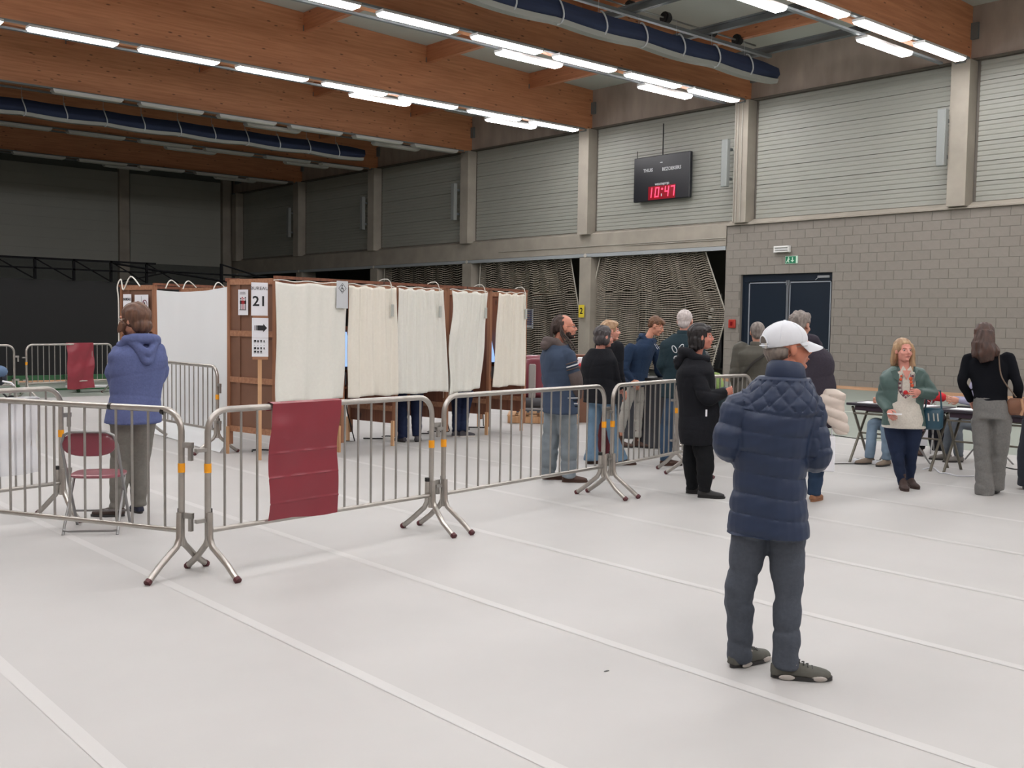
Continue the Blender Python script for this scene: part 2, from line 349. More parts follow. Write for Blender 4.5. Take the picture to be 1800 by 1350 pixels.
# ------------------------------------------------------------------ ceiling lamps
def lamp_proto(lit):
    t = thing('ceiling_lamp', 'x', 'ceiling lamp')
    m = MB(); m.bb((-1.02, -.15, .055), (1.02, -.138, .11)); m.bb((-1.02, .138, .055), (1.02, .15, .11)); m.bb((-1.02, -.15, .1), (1.02, .15, .115)); m.bb((-1.02, -.15, .055), (-1.008, .15, .11)); m.bb((1.008, -.15, .055), (1.02, .15, .11)); m.build('housing', M_white, t)
    m = MB(); m.loft([[(-1.0, -.137, .062), (1.0, -.137, .062), (1.0, .137, .062), (-1.0, .137, .062)], [(-.985, -.13, .02), (.985, -.13, .02), (.985, .13, .02), (-.985, .13, .02)], [(-.95, -.1, .0), (.95, -.1, .0), (.95, .1, .0), (-.95, .1, .0)]][::-1]); m.build('diffuser', M_lampon if lit else M_lampoff, t)
    return t
def ordinal(i): return ['first', 'second', 'third', 'fourth', 'fifth', 'sixth', 'seventh', 'eighth', 'ninth', 'tenth', 'eleventh', 'twelfth'][i]
protos = {}
rowname = {25: 'in left lit row', 19: 'in middle lit row', 12: 'in top right lit row', 32: 'in nearest unlit row', 39: 'in second unlit row', 45: 'in backmost unlit row'}
for y in LIT_ROWS+DARK_ROWS:
    lit = y in LIT_ROWS
    for side, xs in ((-1, [23.92-2.575*k for k in range(11)]), (1, [22.62-5.12*k for k in range(2)]+[2.1, -3.])):
        for k, x in enumerate(xs):
            if y < 10: lab, g = 'lit white ceiling lamp on a beam above the viewpoint, out of view', 'lit lamps overhead out of view'
            elif not lit and x < 9: continue
            else:
                lab = ('glowing' if lit else 'dark')+' lamp '+rowname[int(y)]+', '+ordinal(k)+' from right wall, '+('near side' if side < 0 else 'far side'); g = 'ceiling lamps '+rowname[int(y)]
            if lit not in protos: protos[lit] = t = lamp_proto(lit); t['label'] = lab; t['group'] = g; t.location = (x, y+side*.34, 8.16)
            else: dup(protos[lit], (x, y+side*.34, 8.16), 0, lab, g)
    for sd in (-1, 1):
        m = MB(); m.bb((-3.5, y+sd*.34-.05, 8.275), (25.3, y+sd*.34+.05, 8.325))
        tagm(m.build('cable_tray', M_steel), 'grey cable channel over the lamps '+rowname.get(int(y), 'above the viewpoint')+', '+('near' if sd < 0 else 'far')+' side of the beam', 'cable tray', 'cable channels under the beams')
# ------------------------------------------------------------------ rolled divider curtains with steel frames
navyc = mat('navy curtain', (32, 44, 72), .8, var=.15, scale=3, stretch=(.3, 6, 6)); greyp = mat('grey hem', (150, 152, 146), .5)
def rolled(y, x0, x1, z, label, full=True):
    t = thing('rolled_curtain', label, 'divider curtain', (x0, y, z)); L = x1-x0
    rings = []; n = 18
    for k in range(61):
        s_ = k/60; sag = .05*abs(math.sin(s_*PI*7)); r = .245*(1-.10*abs(math.cos(s_*PI*7)))*(1 if s_ < .96 else 1-.4*(s_-.96)/.04)
        rings.append([(s_*L, r*math.cos(a)*.8+.012*math.sin(5*a), r*math.sin(a)*1.05-sag+.012*math.sin(7*a)) for a in np.linspace(0, 2*PI, n, endpoint=False)])
    m = MB(); m.loft(rings); m.build('curtain_roll', navyc, t, True)
    m = MB(); m.loft([[(s_*L, -.14, -.18-.05*abs(math.sin(s_*PI*7))), (s_*L, .14, -.18-.05*abs(math.sin(s_*PI*7))), (s_*L, .1, -.28-.06*abs(math.sin(s_*PI*7))), (s_*L, -.1, -.28-.06*abs(math.sin(s_*PI*7)))] for s_ in np.linspace(0, .995, 61)]); m.build('bottom_hem', greyp, t, True)
    for k in range(1, 14):
        x = L*k/14; r = .262; q = MB(); q.tube([(x+.05*math.sin(a*2), r*math.cos(a)*.84, r*math.sin(a)*1.08-.02) for a in np.linspace(1.6, 4.6, 14)], .02, 6, flat=1); q.tube([(x, .06, .2), (x, .06, .62)], .006, 4); q.build('strap', mat('white strap', (190, 195, 200), .6), t)
    if full:
        for (xa, nm) in ((L-.25, 1), (L-2.9, 2), (L-5.6, 3), (L-8.4, 4), (L-11.2, 5)):
            q = MB(); q.bb((xa-.07, -4.3, .66), (xa+.07, 2.1, .7)); q.bb((xa-.07, -4.3, .5), (xa+.07, 2.1, .53)); q.bb((xa-.012, -4.3, .5), (xa+.012, 2.1, .7)); q.build('cross_girder', M_steel, t)
        q = MB(); q.bb((0, .1, .42), (L-.1, .22, .5)); q.build('rail', M_steel, t)
        q = MB(); q.cyl((0, .5, .78), (L-.3, .5, .78), .025, 8); q.build('drive_shaft', mat('shaft', (150, 152, 150), .3, .8), t)
        for x in (L-1.1, L-2.2, L-4.0, L-5.3, L-7.9): q = MB(); q.cyl((x-.06, .5, .78), (x+.06, .5, .78), .15, 14); q.cyl((x-.09, .5, .78), (x-.07, .5, .78), .1, 14); q.cyl((x+.1, .5, .78), (x+.12, .5, .78), .11, 14); q.build('pulley', mat('pulley black', (34, 34, 36), .5), t)
    return t
M_tru = mat('matt black steel', (9, 9, 11), .9, spec=.1)
rolled(17.0, 5.0, 24.1, 8.52, 'rolled-up navy divider curtain with steel frame, pulleys and straps under the roof at upper right')
rolled(35.0, 5.0, 22.6, 8.2, 'far rolled-up navy divider curtain hanging behind the unlit lamps', False)
# ------------------------------------------------------------------ dark partition, truss rail, green frame at far left
pt = thing('wall_partition', '', ''); del pt['category'], pt['label']; struct(pt); pt.location = (0, 27.8, 0)
m = MB(); m.bb((-6, 0, 0), (13.6, .2, 2.6)); m.build('board', M_dark, pt)
m = MB(); m.bb((-6, -.03, .0), (13.6, 0, .09)); m.build('baseboard', M_skirt, pt)
tr = thing('truss_rail', 'black steel truss railing along the top of the dark partition at left', 'railing', (0, 27.75, 2.6))
q = MB(); q.bb((4, -.03, .5), (11.3, .03, .55)); q.bb((4, -.03, .26), (11.3, .03, .3)); q.build('rail', M_tru, tr)
for k, x in enumerate(np.arange(4.4, 11.3, .95)):
    q = MB(); q.bb((x-.03, -.03, 0), (x+.03, .03, .55)); q.build('post', M_tru, tr)
    q = MB(); q.tube([(x, 0, .52), (x+.9, 0, .03)], .018, 5); q.build('brace', M_tru, tr)
q = MB(); q.tube([(10.2, 0, .48), (14, 0, .05)], .03, 5); q.tube([(11.2, 0, .34), (14.6, 0, .3)], .025, 5); q.tube([(13.2, 0, .0), (13.2, 0, .62)], .05, 5); q.tube([(13.2, 0, .6), (14.4, 0, .3)], .025, 5); q.tube([(10.3, 0, 0), (11.8, 0, .35)], .02, 5); q.build('folded_arm', M_tru, tr)
greenf = mat('green frame', (38, 84, 50), .4)
gf = thing('green_frame', 'low green metal frame on the floor behind the far barrier', 'frame', (0, 24.2, 0))
for bb_ in (((5.6, 2.6, .1), (10.3, 2.7, .22)), ((5.6, 0, .02), (10, .1, .06))): q = MB(); q.bb(*bb_); q.build('beam', greenf, gf)
for x in (7.2, 8.4, 9.6):
    q = MB(); q.tube([(x-.5, -.5, .03), (x+.2, 2.6, .2)], .04, 6); q.build('leg', greenf, gf)
q = MB(); q.bev((8.2, -.5, .12), (1.1, .3, .05), .01); q.build('board', M_white, gf)
# ------------------------------------------------------------------ crowd barriers
M_galv = mat('galvanised tube', (176, 172, 166), .3, .85, var=.1, scale=12)
M_galv2 = mat('galvanised bar', (162, 160, 156), .38, .8, var=.08, scale=12)
M_tape = mat('orange tape', (238, 160, 20), .5); M_cap = mat('maroon rubber cap', (84, 34, 40), .5); M_capb = mat('black rubber cap', (22, 22, 24), .5)
def arc(c, r, a0, a1, n=7): return [(c[0]+r*math.cos(a), 0, c[1]+r*math.sin(a)) for a in np.linspace(a0, a1, n)]
def barrier(label, A, B, n=15, tapes=(1, 1), group='steel crowd barriers'):
    A = np.array(A[:2], float); B = np.array(B[:2], float); L = float(np.linalg.norm(B-A)); d = (B-A)/L
    t = thing('crowd_barrier', label, 'crowd barrier', (A[0], A[1], 0), math.atan2(d[1], d[0]), group)
    R_ = .14; h = 1.085
    m = MB(); m.tube([(0, 0, .2)]+[(0, 0, h-R_)]+arc((R_, h-R_), R_, PI, PI/2)[1:]+arc((L-R_, h-R_), R_, PI/2, 0)+[(L, 0, .2)], .021, 12); m.build('frame', M_galv, t, True)
    m = MB(); m.tube([(0, 0, .3), (L, 0, .3)], .017, 10); m.build('bottom_rail', M_galv, t, True)
    bm0 = None
    for k in range(n):
        x = L*(k+1)/(n+1); top = h if R_ < x < L-R_ else h-R_+math.sqrt(max(0, R_**2-(R_-min(x, L-x))**2))
        q = MB(); q.cyl((x, 0, .3), (x, 0, top), .0085, 8); q.build('bar', M_galv2, t, True)
    for x, s_ in ((0, 1), (L, -1)):
        for sy in (-1, 1):
            q = MB(); q.tube([(x+s_*.02*(sy > 0), 0.02*sy, .42), (x+s_*.02*(sy > 0), .025*sy, .25), (x+s_*.02*(sy > 0), .05*sy, .2), (x+s_*.03, .17*sy, .1), (x+s_*.03, .28*sy, .022)], .021, 10)
            f = q.build('foot', M_galv, t, True)
            q = MB(); q.cyl((x+s_*.03, .275*sy, .026), (x+s_*.03, .298*sy, .012), .024, 10); q.build('foot_cap', M_cap, f)
            if sy > 0: q = MB(); q.cyl((x+s_*.02, .02, .41), (x+s_*.02, .02, .44), .023, 10); q.build('post_cap', M_capb, f)
    for z, s_, x in ((.86, 1, L), (.4, 1, L)):
        q = MB(); q.bb((x, -.012, z-.018), (x+.09, .012, z+.018)); q.bb((x+.06, -.012, z-.1), (x+.085, .012, z+.0)); q.build('hook', M_galv2, t)
    for z in (.83, .37): q = MB(); q.bb((-.09, -.015, z-.012), (0, .015, z+.012)); q.build('eye', M_galv2, t)
    for k, x in enumerate((0, L)):
        if tapes[k]:
            q = MB(); q.cyl((x, 0, .68), (x, 0, .74), .0235, 14); q.build('tape', M_tape, t)
    return t
J1 = np.array([2.80, 6.47]); d1 = np.array([-.47, .885]); J2 = np.array([2.93, 6.36])
B1 = barrier('nearest barrier at left, running from the lower left edge past the maroon folding chair', J1+d1*2.12, J1)
B2 = barrier('barrier with the large maroon plastic sheet hung over it, in front of the booths', J2, (4.94, 6.64))
B3 = barrier('barrier in front of the man with dreadlocks', (5.06, 6.64), (7.30, 7.02))
B4 = barrier('barrier between the blue jeans and the woman in the black hoodie', (7.42, 7.02), (9.12, 7.42))
B5 = barrier('barrier behind the black hoodie and the quilted jacket, in front of the olive coat', G(1187, 830), G(1316, 814), tapes=(1, 0))
B0 = barrier('barrier with translucent plastic at the left edge, behind the nearest barrier', (.78, 8.35), (2.83, 8.93))
BS = barrier('barrier standing in front of the white sheet beside the booths', (5.66, 14.2), (5.70, 12.1))
FB2 = barrier('far barrier with a small maroon plastic sheet, in front of the dark partition', (6.42, 22.35), (8.42, 23.1), tapes=(1, 0))
FB1 = barrier('far barrier at the left edge beside the dark partition', (3.9, 22.0), (6.12, 22.1), tapes=(0, 0))
M_clamp = mat('black electrical tape', (20, 20, 22), .4)
for x in (1.98, 1.55): q = MB(); q.tube([(x-.012, 0, 1.085 if x < 1.9 else 1.075), (x+.012, 0, 1.085 if x < 1.9 else 1.068)], .0235, 12); q.build('black_tape', M_clamp, B1)
# hanging plastic sheets
M_plas = mat('maroon plastic', (132, 44, 56), .38, var=.06, scale=4, spec=.5)
def hanging(name, parent_loc, rz, w, z1, z0, label, cat, m_, nx=40, nz=130, amp=.008, creases=(), seed=1, skew=0., over=.03, group=None):
    t = thing(name, label, cat, parent_loc, rz, group); r = np.random.RandomState(seed)
    vs = []; ph = r.rand(6)*6
    for j in range(nz+1):
        z = z1+(z0-z1)*j/nz; g_ = j/nz
        for i in range(nx+1):
            x = w*i/nx; y = -.03+amp*(math.sin(x*9+ph[0]+g_*3)*.6+math.sin(x*21+g_*9+ph[1])*.35*(1-g_*.5)+math.sin(g_*13+x*5+ph[2])*.5)
            y += -.02*math.exp(-((x-.1*w)/.1)**2-((g_-.2)/.1)**2)
            for c in creases: y -= .009*math.exp(-((g_-c)/.006)**2)*(.6+.4*math.sin(x*30+c*40))
            vs.append((x+skew*g_+(.012*math.sin(g_*7+ph[3]) if i in (0, nx) else 0)-.0*g_, y, z+(.012*math.sin(x*8+ph[4]) if j == nz else 0)))
    top = []
    fs = [(j*(nx+1)+i, j*(nx+1)+i+1, (j+1)*(nx+1)+i+1, (j+1)*(nx+1)+i) for j in range(nz) for i in range(nx)]
    n0 = len(vs)
    for q_, (yy, zz) in enumerate(((0, z1+.012), (.028, z1), (.03, z1-.02), (.03, z1-.05))):
        for i in range(nx+1): vs.append((w*i/nx, yy, zz))
    for q_ in range(4):
        for i in range(nx):
            a = (n0+(q_-1)*(nx+1)+i) if q_ else i; a1 = a+1; b = n0+q_*(nx+1)+i; fs.append((a1, a, b, b+1))
    m = MB(); m.add(vs, fs); o = m.build(name.replace('_sheet', '')+'_panel' if 'sheet' in name else 'panel', m_, t, True)
    return t
dd = (np.array([4.94, 6.64])-J2); rz2 = math.atan2(dd[1], dd[0]); u2 = dd/np.linalg.norm(dd)
pA = J2+u2*.475
hanging('plastic_sheet', (pA[0], pA[1], 0), rz2, .60, 1.105, .30, 'large creased maroon plastic sheet hanging over the barrier in front of the booths', 'plastic sheet', M_plas, creases=(.42, .63, .85), skew=-.035)
fd = np.array([8.42-6.42, 23.1-22.35]); fd /= np.linalg.norm(fd); pA = np.array([6.42, 22.35])+fd*.95
hanging('plastic_sheet', (pA[0], pA[1], 0), math.atan2(fd[1], fd[0]), .68, 1.105, .14, 'small crumpled maroon plastic sheet on the far barrier by the dark partition', 'plastic sheet', M_plas, amp=.02, seed=5)
M_clear = mat('translucent plastic', (215, 218, 224), .35); M_clear.node_tree.nodes['Principled BSDF'].inputs['Alpha'].default_value = .55
b0d = np.array([2.83-.78, 8.93-8.35]); b0d /= np.linalg.norm(b0d); pA = np.array([.78, 8.35])+b0d*1.25
hanging('plastic_bag', (pA[0], pA[1], 0), math.atan2(b0d[1], b0d[0]), .66, 1.02, .42, 'translucent white plastic hanging on the barrier at the left edge', 'plastic sheet', M_clear, amp=.02, seed=9)
# ------------------------------------------------------------------ voting booths
M_bw = wood_mat('booth timber', (158, 112, 84), (136, 92, 66), axis=2, sc=3, knots=True); M_bwx = wood_mat('booth rail timber', (172, 126, 96), (146, 102, 76), axis=0, sc=3, knots=False)
M_hb = mat('brown hardboard', (118, 84, 66), .6, var=.08, scale=3); M_light = wood_mat('pale leg timber', (208, 168, 128), (190, 146, 106), axis=2, sc=3, knots=False)
M_plank = wood_mat('reddish plank', (130, 82, 58), (106, 62, 44), axis=2, sc=2.5)
M_cloth = mat('white cotton', (224, 224, 216), .9, var=.02, scale=30, bump=.05); M_cloth2 = mat('cream cotton', (228, 224, 212), .9, var=.02, scale=30, bump=.05)
M_paper = mat('paper', (226, 228, 234), .7); M_ink = mat('black ink', (18, 20, 28), .6); M_red = mat('red ink', (176, 40, 52), .6)
ANG = math.radians(11.0); ca, sa = math.cos(ANG), math.sin(ANG)
def booth_row(O, us, label, depth=.92):
    t = thing('voting_booth_row', label, 'voting booths', (O[0], O[1], 0), ANG, 'voting booth rows'); H_ = 2.16
    for k, u in enumerate(us):
        d = 0 if k else 1
        # end / divider panel : frame in x=u plane
        pn = MB(); pn.bb((u-.006, .05, .30), (u+.006, depth-.05, H_-.04)); P_ = pn.build('side_board' if k == 0 else 'divider_board', M_hb if k == 0 else M_plank, t)
        for yy in (0.025, depth-.025):
            q = MB(); q.bb((u-.025, yy-.028, .12), (u+.025, yy+.028, H_)); q.build('upright', M_bw, P_)
            q = MB(); q.bb((u-.055, yy-.022, 0), (u-.026, yy+.022, .34)); q.build('leg', M_light, P_)
        for z in ((.32, .93, 1.5, H_-.03) if k == 0 else (.5, H_-.03)):
            q = MB(); q.bb((u-.024, .053, z-.035), (u+.015, depth-.053, z+.035)); q.build('cross_rail', M_bwx, P_)
        if k == 0:
            q = MB(); q.bb((u-.02, depth-.25, .32), (u-.0061, depth-.18, H_-.06)); q.build('batten', M_hb, P_)
    q = MB(); q.bb((-.03, -.012, H_), (us[-1]+.03, .03, H_+.035)); q.build('top_rail', M_plank, t)
    q = MB(); q.bb((-.03, depth-.03, H_-.02), (us[-1]+.03, depth+.03, H_+.02)); q.build('rear_rail', M_plank, t)
    for a, b in zip(us[:-1], us[1:]):
        q = MB(); q.bb((a+.026, depth-.36, .76), (b-.026, depth-.04, .79)); q.build('shelf', M_plank, t)
        q = MB(); q.bb((a+.026, depth-.03, .5), (b-.026, depth-.012, 1.6)); q.build('back_board', M_plank, t)
    return t
O1 = np.array([6.03, 11.20]); US = [0, 1.06, 2.03, 3.06, 4.02, 4.88]
R1 = booth_row(O1, US, 'row of five brown wooden voting booths closed with white curtains')
O2 = np.array([6.25, 15.35])
R2 = booth_row(O2, [0, 1.06, 2.03, 3.06], 'second row of wooden booths behind the white sheet, signs taped on its end')
def L1(u, v, z): return np.array([O1[0]+u*ca-v*sa, O1[1]+u*sa+v*ca, z])
def uof(px, py, v=-.04):       # position along the booth front of a pixel column
    d = ray(px, py); a = np.array([[d[0], -ca], [d[1], -sa]]); b = np.array([O1[0]-v*sa, O1[1]+v*ca]); s_ = np.linalg.solve(a, b); return s_[1]
curt = [  # px left, px right (top), px left/right (bottom), z bottom, folds, material, label
 ((482, 609), (484, 604), .69, 4, M_cloth, 'widest white curtain, nearest, left end of the booths, wheelchair sign on it', 1),
 ((613, 694), (612, 698), .70, 6, M_cloth2, 'cream curtain second from the left on the booths', 2),
 ((699, 778), (698, 786), .70, 8, M_cloth, 'third booth curtain, dark trousers and shoes below it', 3),
 ((792, 857), (786, 843), .66, 6, M_cloth, 'crumpled fourth booth curtain with a folded-back left edge', 4),
 ((876, 926), (866, 924), .72, 7, M_cloth2, 'narrow pleated cream curtain at the right end of the booths', 5)]
for (t0, t1), (b0, b1), zb, nf, mt, lab, sd in curt:
    r = np.random.RandomState(sd*3); u0, u1 = uof(t0, 500), uof(t1, 500); v0, v1 = uof(b0, 680), uof(b1, 680); nx, nz = 90, 40; vs = []; ph = r.rand(8)*6
    c = thing('booth_curtain', lab, 'curtain', (O1[0], O1[1], 0), ANG, 'booth curtains')
    for j in range(nz+1):
        g_ = j/nz
        for i in range(nx+1):
            s_ = i/nx; x = (u0*(1-g_)+v0*g_)*(1-s_)+(u1*(1-g_)+v1*g_)*s_
            zt = 2.125-.022*abs(math.sin(s_*PI*(nf*.5)))**2*1-.0
            z = zt+(zb-zt)*g_
            y = -.05-.022*(.5+.6*g_)*math.sin(s_*2*PI*nf*.55+ph[0]+.5*math.sin(g_*2+ph[1]))-.012*math.sin(s_*2*PI*nf*1.25+ph[2]+g_)*(1-.4*g_)-.008*math.sin(g_*9+s_*12+ph[3])*g_
            if sd == 4:
                k_ = max(0, 1-s_/.35)*math.exp(-((g_-.35)/.22)**2); y -= .16*k_*s_/.2; x += .03*math.sin(g_*9)*(1-s_)
                z += .05*g_*s_
            x += .008*math.sin(g_*7+ph[4])*(1-2*s_)
            vs.append((x, y, z+.01*g_*math.sin(s_*9+ph[5])))
    fs = [(j*(nx+1)+i, j*(nx+1)+i+1, (j+1)*(nx+1)+i+1, (j+1)*(nx+1)+i) for j in range(nz) for i in range(nx)]
    m = MB(); m.add(vs, fs); o = m.build('cloth', mt, c, True); md = o.modifiers.new('thickness', 'SOLIDIFY'); md.thickness = .004
    hb = MB(); n0 = vs[(nz-1)*(nx+1):]
    # cord draped over the rail
    pts = []
    for i in range(41):
        s_ = i/40; x = u0*(1-s_)+u1*s_; pts.append((x, -.03, 2.14+.008*math.sin(s_*17)))
    q = MB(); q.tube(pts, .006, 5); q.build('cord', M_cloth, c, True)
    if sd > 1:
        x = u0*.12+u1*.88
        q = MB(); q.tube([(x-.14, .02, 2.2), (x-.12, -.03, 2.225), (x-.06, -.06, 2.23), (x-.02, -.07, 2.20), (x, -.075, 2.15), (x+.01, -.08, 2.0), (x+.01, -.085, 1.9)], .006, 6); q.build('hook_cord', M_cloth, c, True)
        q = MB(); q.bev((x+.01, -.09, 1.82), (.05, .012, .16), .004); q.build('tag', mat('grey tag', (178, 182, 176), .5), c)
# loose flap hanging inside the fourth opening
c = thing('curtain_flap', 'loose cream cloth flap hanging beside the crumpled fourth curtain', 'curtain', (O1[0], O1[1], 0), ANG)
vs = []; uA, uB = uof(788, 600), uof(812, 700)
for j in range(21):
    g_ = j/20
    for i in range(9): s_ = i/8; vs.append((uA+(uB-uA)*s_, .03+.02*math.sin(s_*8+g_), 1.5-.9*g_+.06*s_*g_))
m = MB(); m.add(vs, [(j*9+i, j*9+i+1, (j+1)*9+i+1, (j+1)*9+i) for j in range(20) for i in range(8)]); m.build('cloth', M_cloth2, c, True)
# paper signs helper: a sheet with glyph parts in local u(right) v(up) coordinates, centred
def sheet(label, O, U, w, h, items, cat='sign', name='paper_sign', group=None, V=(0, 0, 1), m_=None):
    O = np.array(O, float); t = thing(name, label, cat, O, 0, group); U = np.array(U, float)/np.linalg.norm(U); Wv = np.cross(U, V)
    q = MB(); q.prism([(-w/2, -h/2), (w/2, -h/2), (w/2, h/2), (-w/2, h/2)], ((0, 0, 0), U, V, -Wv), .003); q.build('paper', m_ or M_paper, t)
    for it in items:
        if it[0] == 'text':
            _, tx, x, y, sz, mm = it[:6]; text_mesh(tx, sz, basis(tuple(U*x+np.array(V)*y+Wv*.0015), U, V), mm, 'lettering', t, bold=it[6] if len(it) > 6 else 0)
        else:
            _, poly, mm = it[:3]; q = MB(); q.prism(poly, (Wv*.001, U, V, Wv), .0012); q.build(it[3] if len(it) > 3 else 'print', mm, t)
    return t
def ringp(cx, cy, ro, ri, n=20):
    A = [(cx+ro*math.cos(a), cy+ro*math.sin(a)) for a in np.linspace(0, 2*PI, n+1)]; B = [(cx+ri*math.cos(a), cy+ri*math.sin(a)) for a in np.linspace(2*PI, 0, n+1)]; return A+B
def disc(cx, cy, r, n=14): return [(cx+r*math.cos(a), cy+r*math.sin(a)) for a in np.linspace(0, 2*PI, n, endpoint=False)]
def rect(x0, y0, x1, y1): return [(x0, y0), (x1, y0), (x1, y1), (x0, y1)]
Uv = np.array([ca, sa, 0]); Ue = np.array([sa, -ca, 0])   # along front ; along the end panel (toward the viewer side)
# wheelchair sign on curtain 1
xs_ = uof(596, 520)
sheet('pale sheet with a wheelchair pictogram pinned at the first curtain top', L1(xs_, -.10, 2.0), Uv, .19, .34, [
  ('poly', ringp(.0, .08, .065, .058, 4), M_ink), ('poly', ringp(-.005, .062, .026, .02), M_ink), ('poly', disc(-.004, .115, .009), M_ink), ('poly', rect(-.01, .07, -.002, .105), M_ink), ('poly', rect(-.005, .07, .018, .077), M_ink), ('poly', [(.012, .05), (.02, .05), (.02, .075), (.012, .075)], M_ink)], m_=mat('grey paper', (196, 200, 204), .6))
# pole with signs
pole = G(456.5, 809); pz = 1.22
t = thing('sign_post', 'pale wooden post standing before the booths, carrying the number 21 sign', 'post', (pole[0], pole[1], 0), 0)
vdir = np.array([pole[0], pole[1], 0]); vdir /= np.linalg.norm(vdir); Us = np.array([vdir[1], -vdir[0], 0]); Us = Us*.98+vdir*.06; Us /= np.linalg.norm(Us)
rzs = math.atan2(Us[1], Us[0]); t.rotation_euler = (0, 0, rzs)
q = MB(); q.bb((-.022, 0, 0), (.022, .03, 1.25)); q.build('stick', M_light, t)
q = MB(); q.bb((-.085, -.002, 1.2), (.095, .012, 2.1)); q.build('board', M_bwx, t)
def SP_(x, z): return np.array([pole[0], pole[1], 0])+Us*x+np.array([0, 0, z])+np.cross(Us, (0, 0, 1))*.008
sheet('white sheet reading BUREAU 21 on the post', SP_(-.005, 1.915), Us, .19, .39, [('text', 'BUREAU', 0, .125, .056, M_ink, 0), ('text', '21', .0, -.03, .165, M_ink, .003)])
sheet('white sheet with a black arrow pointing right on the post', SP_(.003, 1.575), Us, .19, .235, [('poly', [(-.035, -.03), (.035, -.03), (.035, -.05), (.08, .0), (.035, .05), (.035, .03), (-.035, .03)], M_ink), ('poly', rect(-.052, -.03, -.042, .03), M_ink), ('poly', rect(-.066, -.03, -.06, .03), M_ink)])
it = []
for r_ in range(4):
    for c_ in range(4):
        if r_ == 3 and c_ == 3: continue
        x = -.072+c_*.037; y = .065-r_*.042
        if r_ == 1: it.append(('poly', rect(x, y, x+.014, y+.004), M_ink)); continue
        it.append(('poly', rect(x, y, x+.026-.004*c_, y+.022-.004*(c_ % 2)), M_ink)); it.append(('poly', rect(x, y-.01, x+.02, y-.006), M_ink))
sheet('white sheet with rows of small black pictograms, lowest on the post', SP_(.003, 1.345), Us, .19, .22, it)
# poster with red and black figures on the end panel
ep = lambda v, z: L1(-.03, v, z)
it = [('poly', rect(-.055, .12, .045, .126), M_ink), ('poly', rect(-.06, .10, .05, .106), M_ink)]
for k in range(4):
    x = -.05+.03*k; mm = M_red if k in (1, 2) else M_ink
    it += [('poly', rect(x, -.085, x+.012, .03+.01*(k % 2)), mm), ('poly', disc(x+.006, .045+.01*(k % 2), .011), mm), ('poly', rect(x-.008, -.02, x+.02, .02), mm)]
it.append(('poly', rect(-.065, -.095, .06, -.087), M_ink))
sheet('poster with red and black figures taped to the booth end, left of number 21', ep(.60, 1.88), Ue, .19, .31, it)
def L2_(u, v, z): return np.array([O2[0]+u*ca-v*sa, O2[1]+u*sa+v*ca, z])
sheet('white sheet headed BUREAU on the end of the second booth row', L2_(-.04, .70, 1.88), Ue, .22, .3, [('text', 'BUREAU', 0, .07, .055, M_ink, .002)])
def proh(x, y, r): return [('poly', ringp(x, y, r, r*.78), mat('dark red ink', (110, 34, 70), .6)), ('poly', [(x-r*.7, y+r*.5), (x-r*.5, y+r*.7), (x+r*.7, y-r*.5), (x+r*.5, y-r*.7)], MATS.get('dark red ink') or M_ink), ('poly', rect(x-r*.25, y-r*.4, x+r*.15, y+r*.35), M_ink)]
sheet('white sheet with two round prohibition signs on the second booth row end', L2_(-.05, .30, 1.83), Ue, .36, .38, proh(-.09, .03, .065)+proh(.09, .05, .065)+[('poly', rect(.04, -.1, .14, -.092), M_ink), ('poly', rect(-.14, -.1, -.04, -.092), M_ink), ('poly', rect(-.003, -.15, .001, .17), M_ink)])
sheet('narrow cream notice below the prohibition signs', L2_(-.05, .19, 1.42), Ue, .16, .36, [('poly', rect(-.05, .1, .05, .108), M_ink), ('poly', rect(-.05, .06, .03, .066), M_ink)], m_=mat('cream paper', (226, 214, 198), .7))
for z, nm in ((1.80, 'upper'), (1.58, 'lower')):
    sheet(nm+' small notice inside the first booth beside its curtain', L1(.11, .28, z), Uv, .15, .2, [('poly', rect(-.05, .03, .05, .038), M_ink), ('poly', rect(-.05, .0, .03, .008), M_ink)], m_=M_paper)
def crv(P_, n=5):
    out = []
    for i in range(len(P_)-1):
        p0 = P_[max(i-1, 0)]; p1 = P_[i]; p2 = P_[i+1]; p3 = P_[min(i+2, len(P_)-1)]
        for s_ in np.linspace(0, 1, n, endpoint=False): out.append(.5*((2*p1)+(-p0+p2)*s_+(2*p0-5*p1+4*p2-p3)*s_**2+(-p0+3*p1-3*p2+p3)*s_**3))
    return out+[P_[-1]]
# cords on the second row
q = MB(); q.tube(crv([L2_(-.05, .92, 1.2), L2_(-.05, .92, 1.9), L2_(-.05, .95, 2.15), L2_(-.02, .9, 2.26), L2_(-.04, .8, 2.1), L2_(-.04, .6, 2.3), L2_(-.04, .35, 2.15)]), .01, 6)
tagm(q.build('white_cord', M_cloth, None, True), 'white cord looped over the corner of the second booth row', 'cord')
for k, x in enumerate((.25, .55, 1.1)):
    q = MB(); q.tube(crv([L2_(x-.12, -.06, 2.12), L2_(x-.06, -.05, 2.22), L2_(x, -.06, 2.24), L2_(x+.12, -.06, 2.15)]), .009, 6); tagm(q.build('white_cord', M_cloth, None, True), ordinal(k)+' short cord over the second booth row rail above the white sheet', 'cord', 'short cords over the rail')
